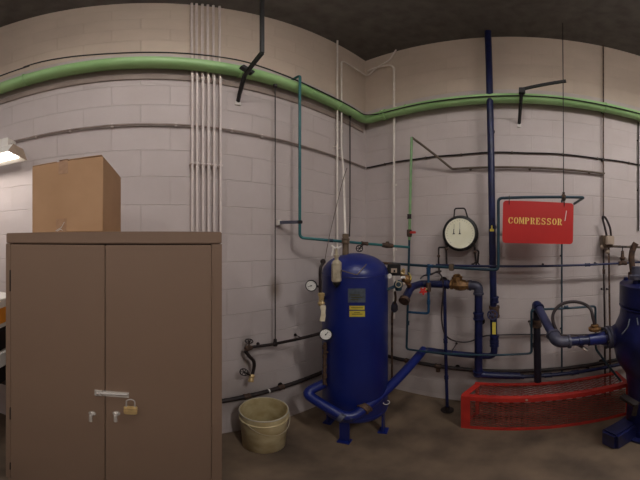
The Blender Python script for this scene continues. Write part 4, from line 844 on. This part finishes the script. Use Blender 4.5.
h2 = build('hose', MB().tube([V((1.55, -.60, CH - .645)), P(593, 318, 1.66), P(590.5, 309, 1.68), P(583, 303.5, 1.72), P(573, 301.7, 1.74), P(562, 304, 1.74), P(554.5, 311, 1.72), P(552.8, 320, 1.70), P(557, 331, 1.68), P(564, 338, 1.68), P(574, 342.5, 1.68), P(584, 348, 1.66)], .0125, 0, 10, curve=True), 'hose'); tag(h2, 'black rubber hose looping above the thick blue inlet pipe', 'hose')
build('end_fitting', MB().lathe(P(583, 347.5, 1.66), P(588, 351, 1.65) - P(583, 347.5, 1.66), [(0, .012), (.01, .015), (.04, .015)], 8), 'chrome', h2)

# ------------------------------------------------------------------ red guard
xf, xr = 1.70, 1.945; gz = CH - .827 * 1.70; yL, yLr = 1.70 * math.tan(math.radians(12.25)), 1.945 * math.tan(math.radians(8.7)); yR = -.98
gd = thing('machine_guard', 'long low red guard with mesh panels on the floor by the right wall', 'guard', (1.82, -.3, 0))
fw = .050
k = MB()
k.box((xf, (yL + yR) / 2, gz - fw / 2), (.006, yL - yR, fw)); k.box((xf + .0215, (yL + yR) / 2, gz - .0031), (.0368, yL - yR, .006))
k.box((xf, yL - .035, (gz - fw + .04) / 2), (.0058, .07, gz - fw - .0402)); k.box((xf, (yL + yR) / 2, .02), (.006, yL - yR, .04))
k.box((xf, yR + .02, (gz - fw + .04) / 2), (.0058, .04, gz - fw - .0402)); build('front_frame', k, 'redguard', gd)
k = MB(); k.box((xr - .017, (yLr + yR) / 2, gz - .003), (.034, yLr - yR, .006)); k.box((xr + .0031, (yLr + yR) / 2, gz - .021), (.006, yLr - yR, .0415)); k.box((xr - .005, yLr - .02, (gz - .008) / 2), (.022, .03, gz - .008)); build('rear_frame', k, 'redguard', gd)
for a_, b_, w1, w2 in (((xf + .04, yL - .028, gz - .0035), (xr - .034, yLr - .026, gz - .0035), .05, .0055), ((xf + .004, yL - .008, .02), (xr - .018, yLr - .008, .02), .006, .04), ((xf + .04, yR + .02, gz - .0035), (xr - .035, yR + .02, gz - .0035), .04, .0055)):
    k = MB(); k.bar(a_, b_, w1, w2); build('end_rail', k, 'redguard', gd)
for px, py in ((526.5, 396.5),): build('bolt', MB().lathe(V((xf - .003, xf / math.tan(math.radians((px - 150) / 4)), gz - .022)), (-1, 0, 0), [(0, .009), (.006, .009)], 8), 'beige', gd)
def expanded(o, ux, uy, w, h, lw=.080, sw=.034, t=.0025, name='mesh_panel'):
    k = MB(); bm = k.bm; o, ux, uy = V(o), V(ux), V(uy); nn = ux.cross(uy).normalized() * t; rows = int(h / (sw / 2)); cols = int(w / (lw / 2))
    hw_ = .0034
    for j in range(rows + 1):
        prev = None
        for i in range(cols + 1):
            up = ((i + j) % 2); v = (j + (0.5 if up else -0.5) * 0.9) * sw / 2; v = min(max(v, 0), h); u = i * lw / 2
            q = [bm.verts.new(o + ux * u + uy * (v - hw_)), bm.verts.new(o + ux * u + uy * (v + hw_)), bm.verts.new(o + ux * u + uy * (v + hw_) + nn), bm.verts.new(o + ux * u + uy * (v - hw_) + nn)]
            if prev:
                for a_ in range(4): bm.faces.new((prev[a_], prev[(a_ + 1) % 4], q[(a_ + 1) % 4], q[a_]))
            prev = q
    return build(name, k, 'redmesh', gd, ang=20)
expanded((xf + .004, yL - .06, .03), (0, -1, 0), (0, 0, 1), yL - yR - .08, gz - fw - .02)
expanded((xf + .03, yLr - .02, gz - .006), (0, -1, 0), (1, 0, 0), yLr - yR - .04, xr - xf - .06)
# motor base inside the guard
# ------------------------------------------------------------------ view
cam = bpy.data.cameras.new('camera'); cam.type = 'PANO'
cam.clip_start = .02
cam.panorama_type = 'EQUIRECTANGULAR'
cam.latitude_min = math.radians(-60); cam.latitude_max = math.radians(60)
cam.longitude_min = math.radians(-80); cam.longitude_max = math.radians(80)
co = bpy.data.objects.new('camera', cam); COL.objects.link(co); co.location = (0, 0, CH); co.rotation_euler = (math.radians(90), 0, -math.radians((320 - 150) / 4))
sc = bpy.context.scene; sc.camera = co
w = bpy.data.worlds.new('world'); sc.world = w; w.use_nodes = True
w.node_tree.nodes['Background'].inputs['Color'].default_value = (0.5, .48, .46, 1); w.node_tree.nodes['Background'].inputs['Strength'].default_value = .0
sc.view_settings.view_transform = 'Standard'; sc.view_settings.look = 'None'; sc.view_settings.exposure = -0.06; sc.view_settings.gamma = 1
sc.view_settings.use_curve_mapping = False
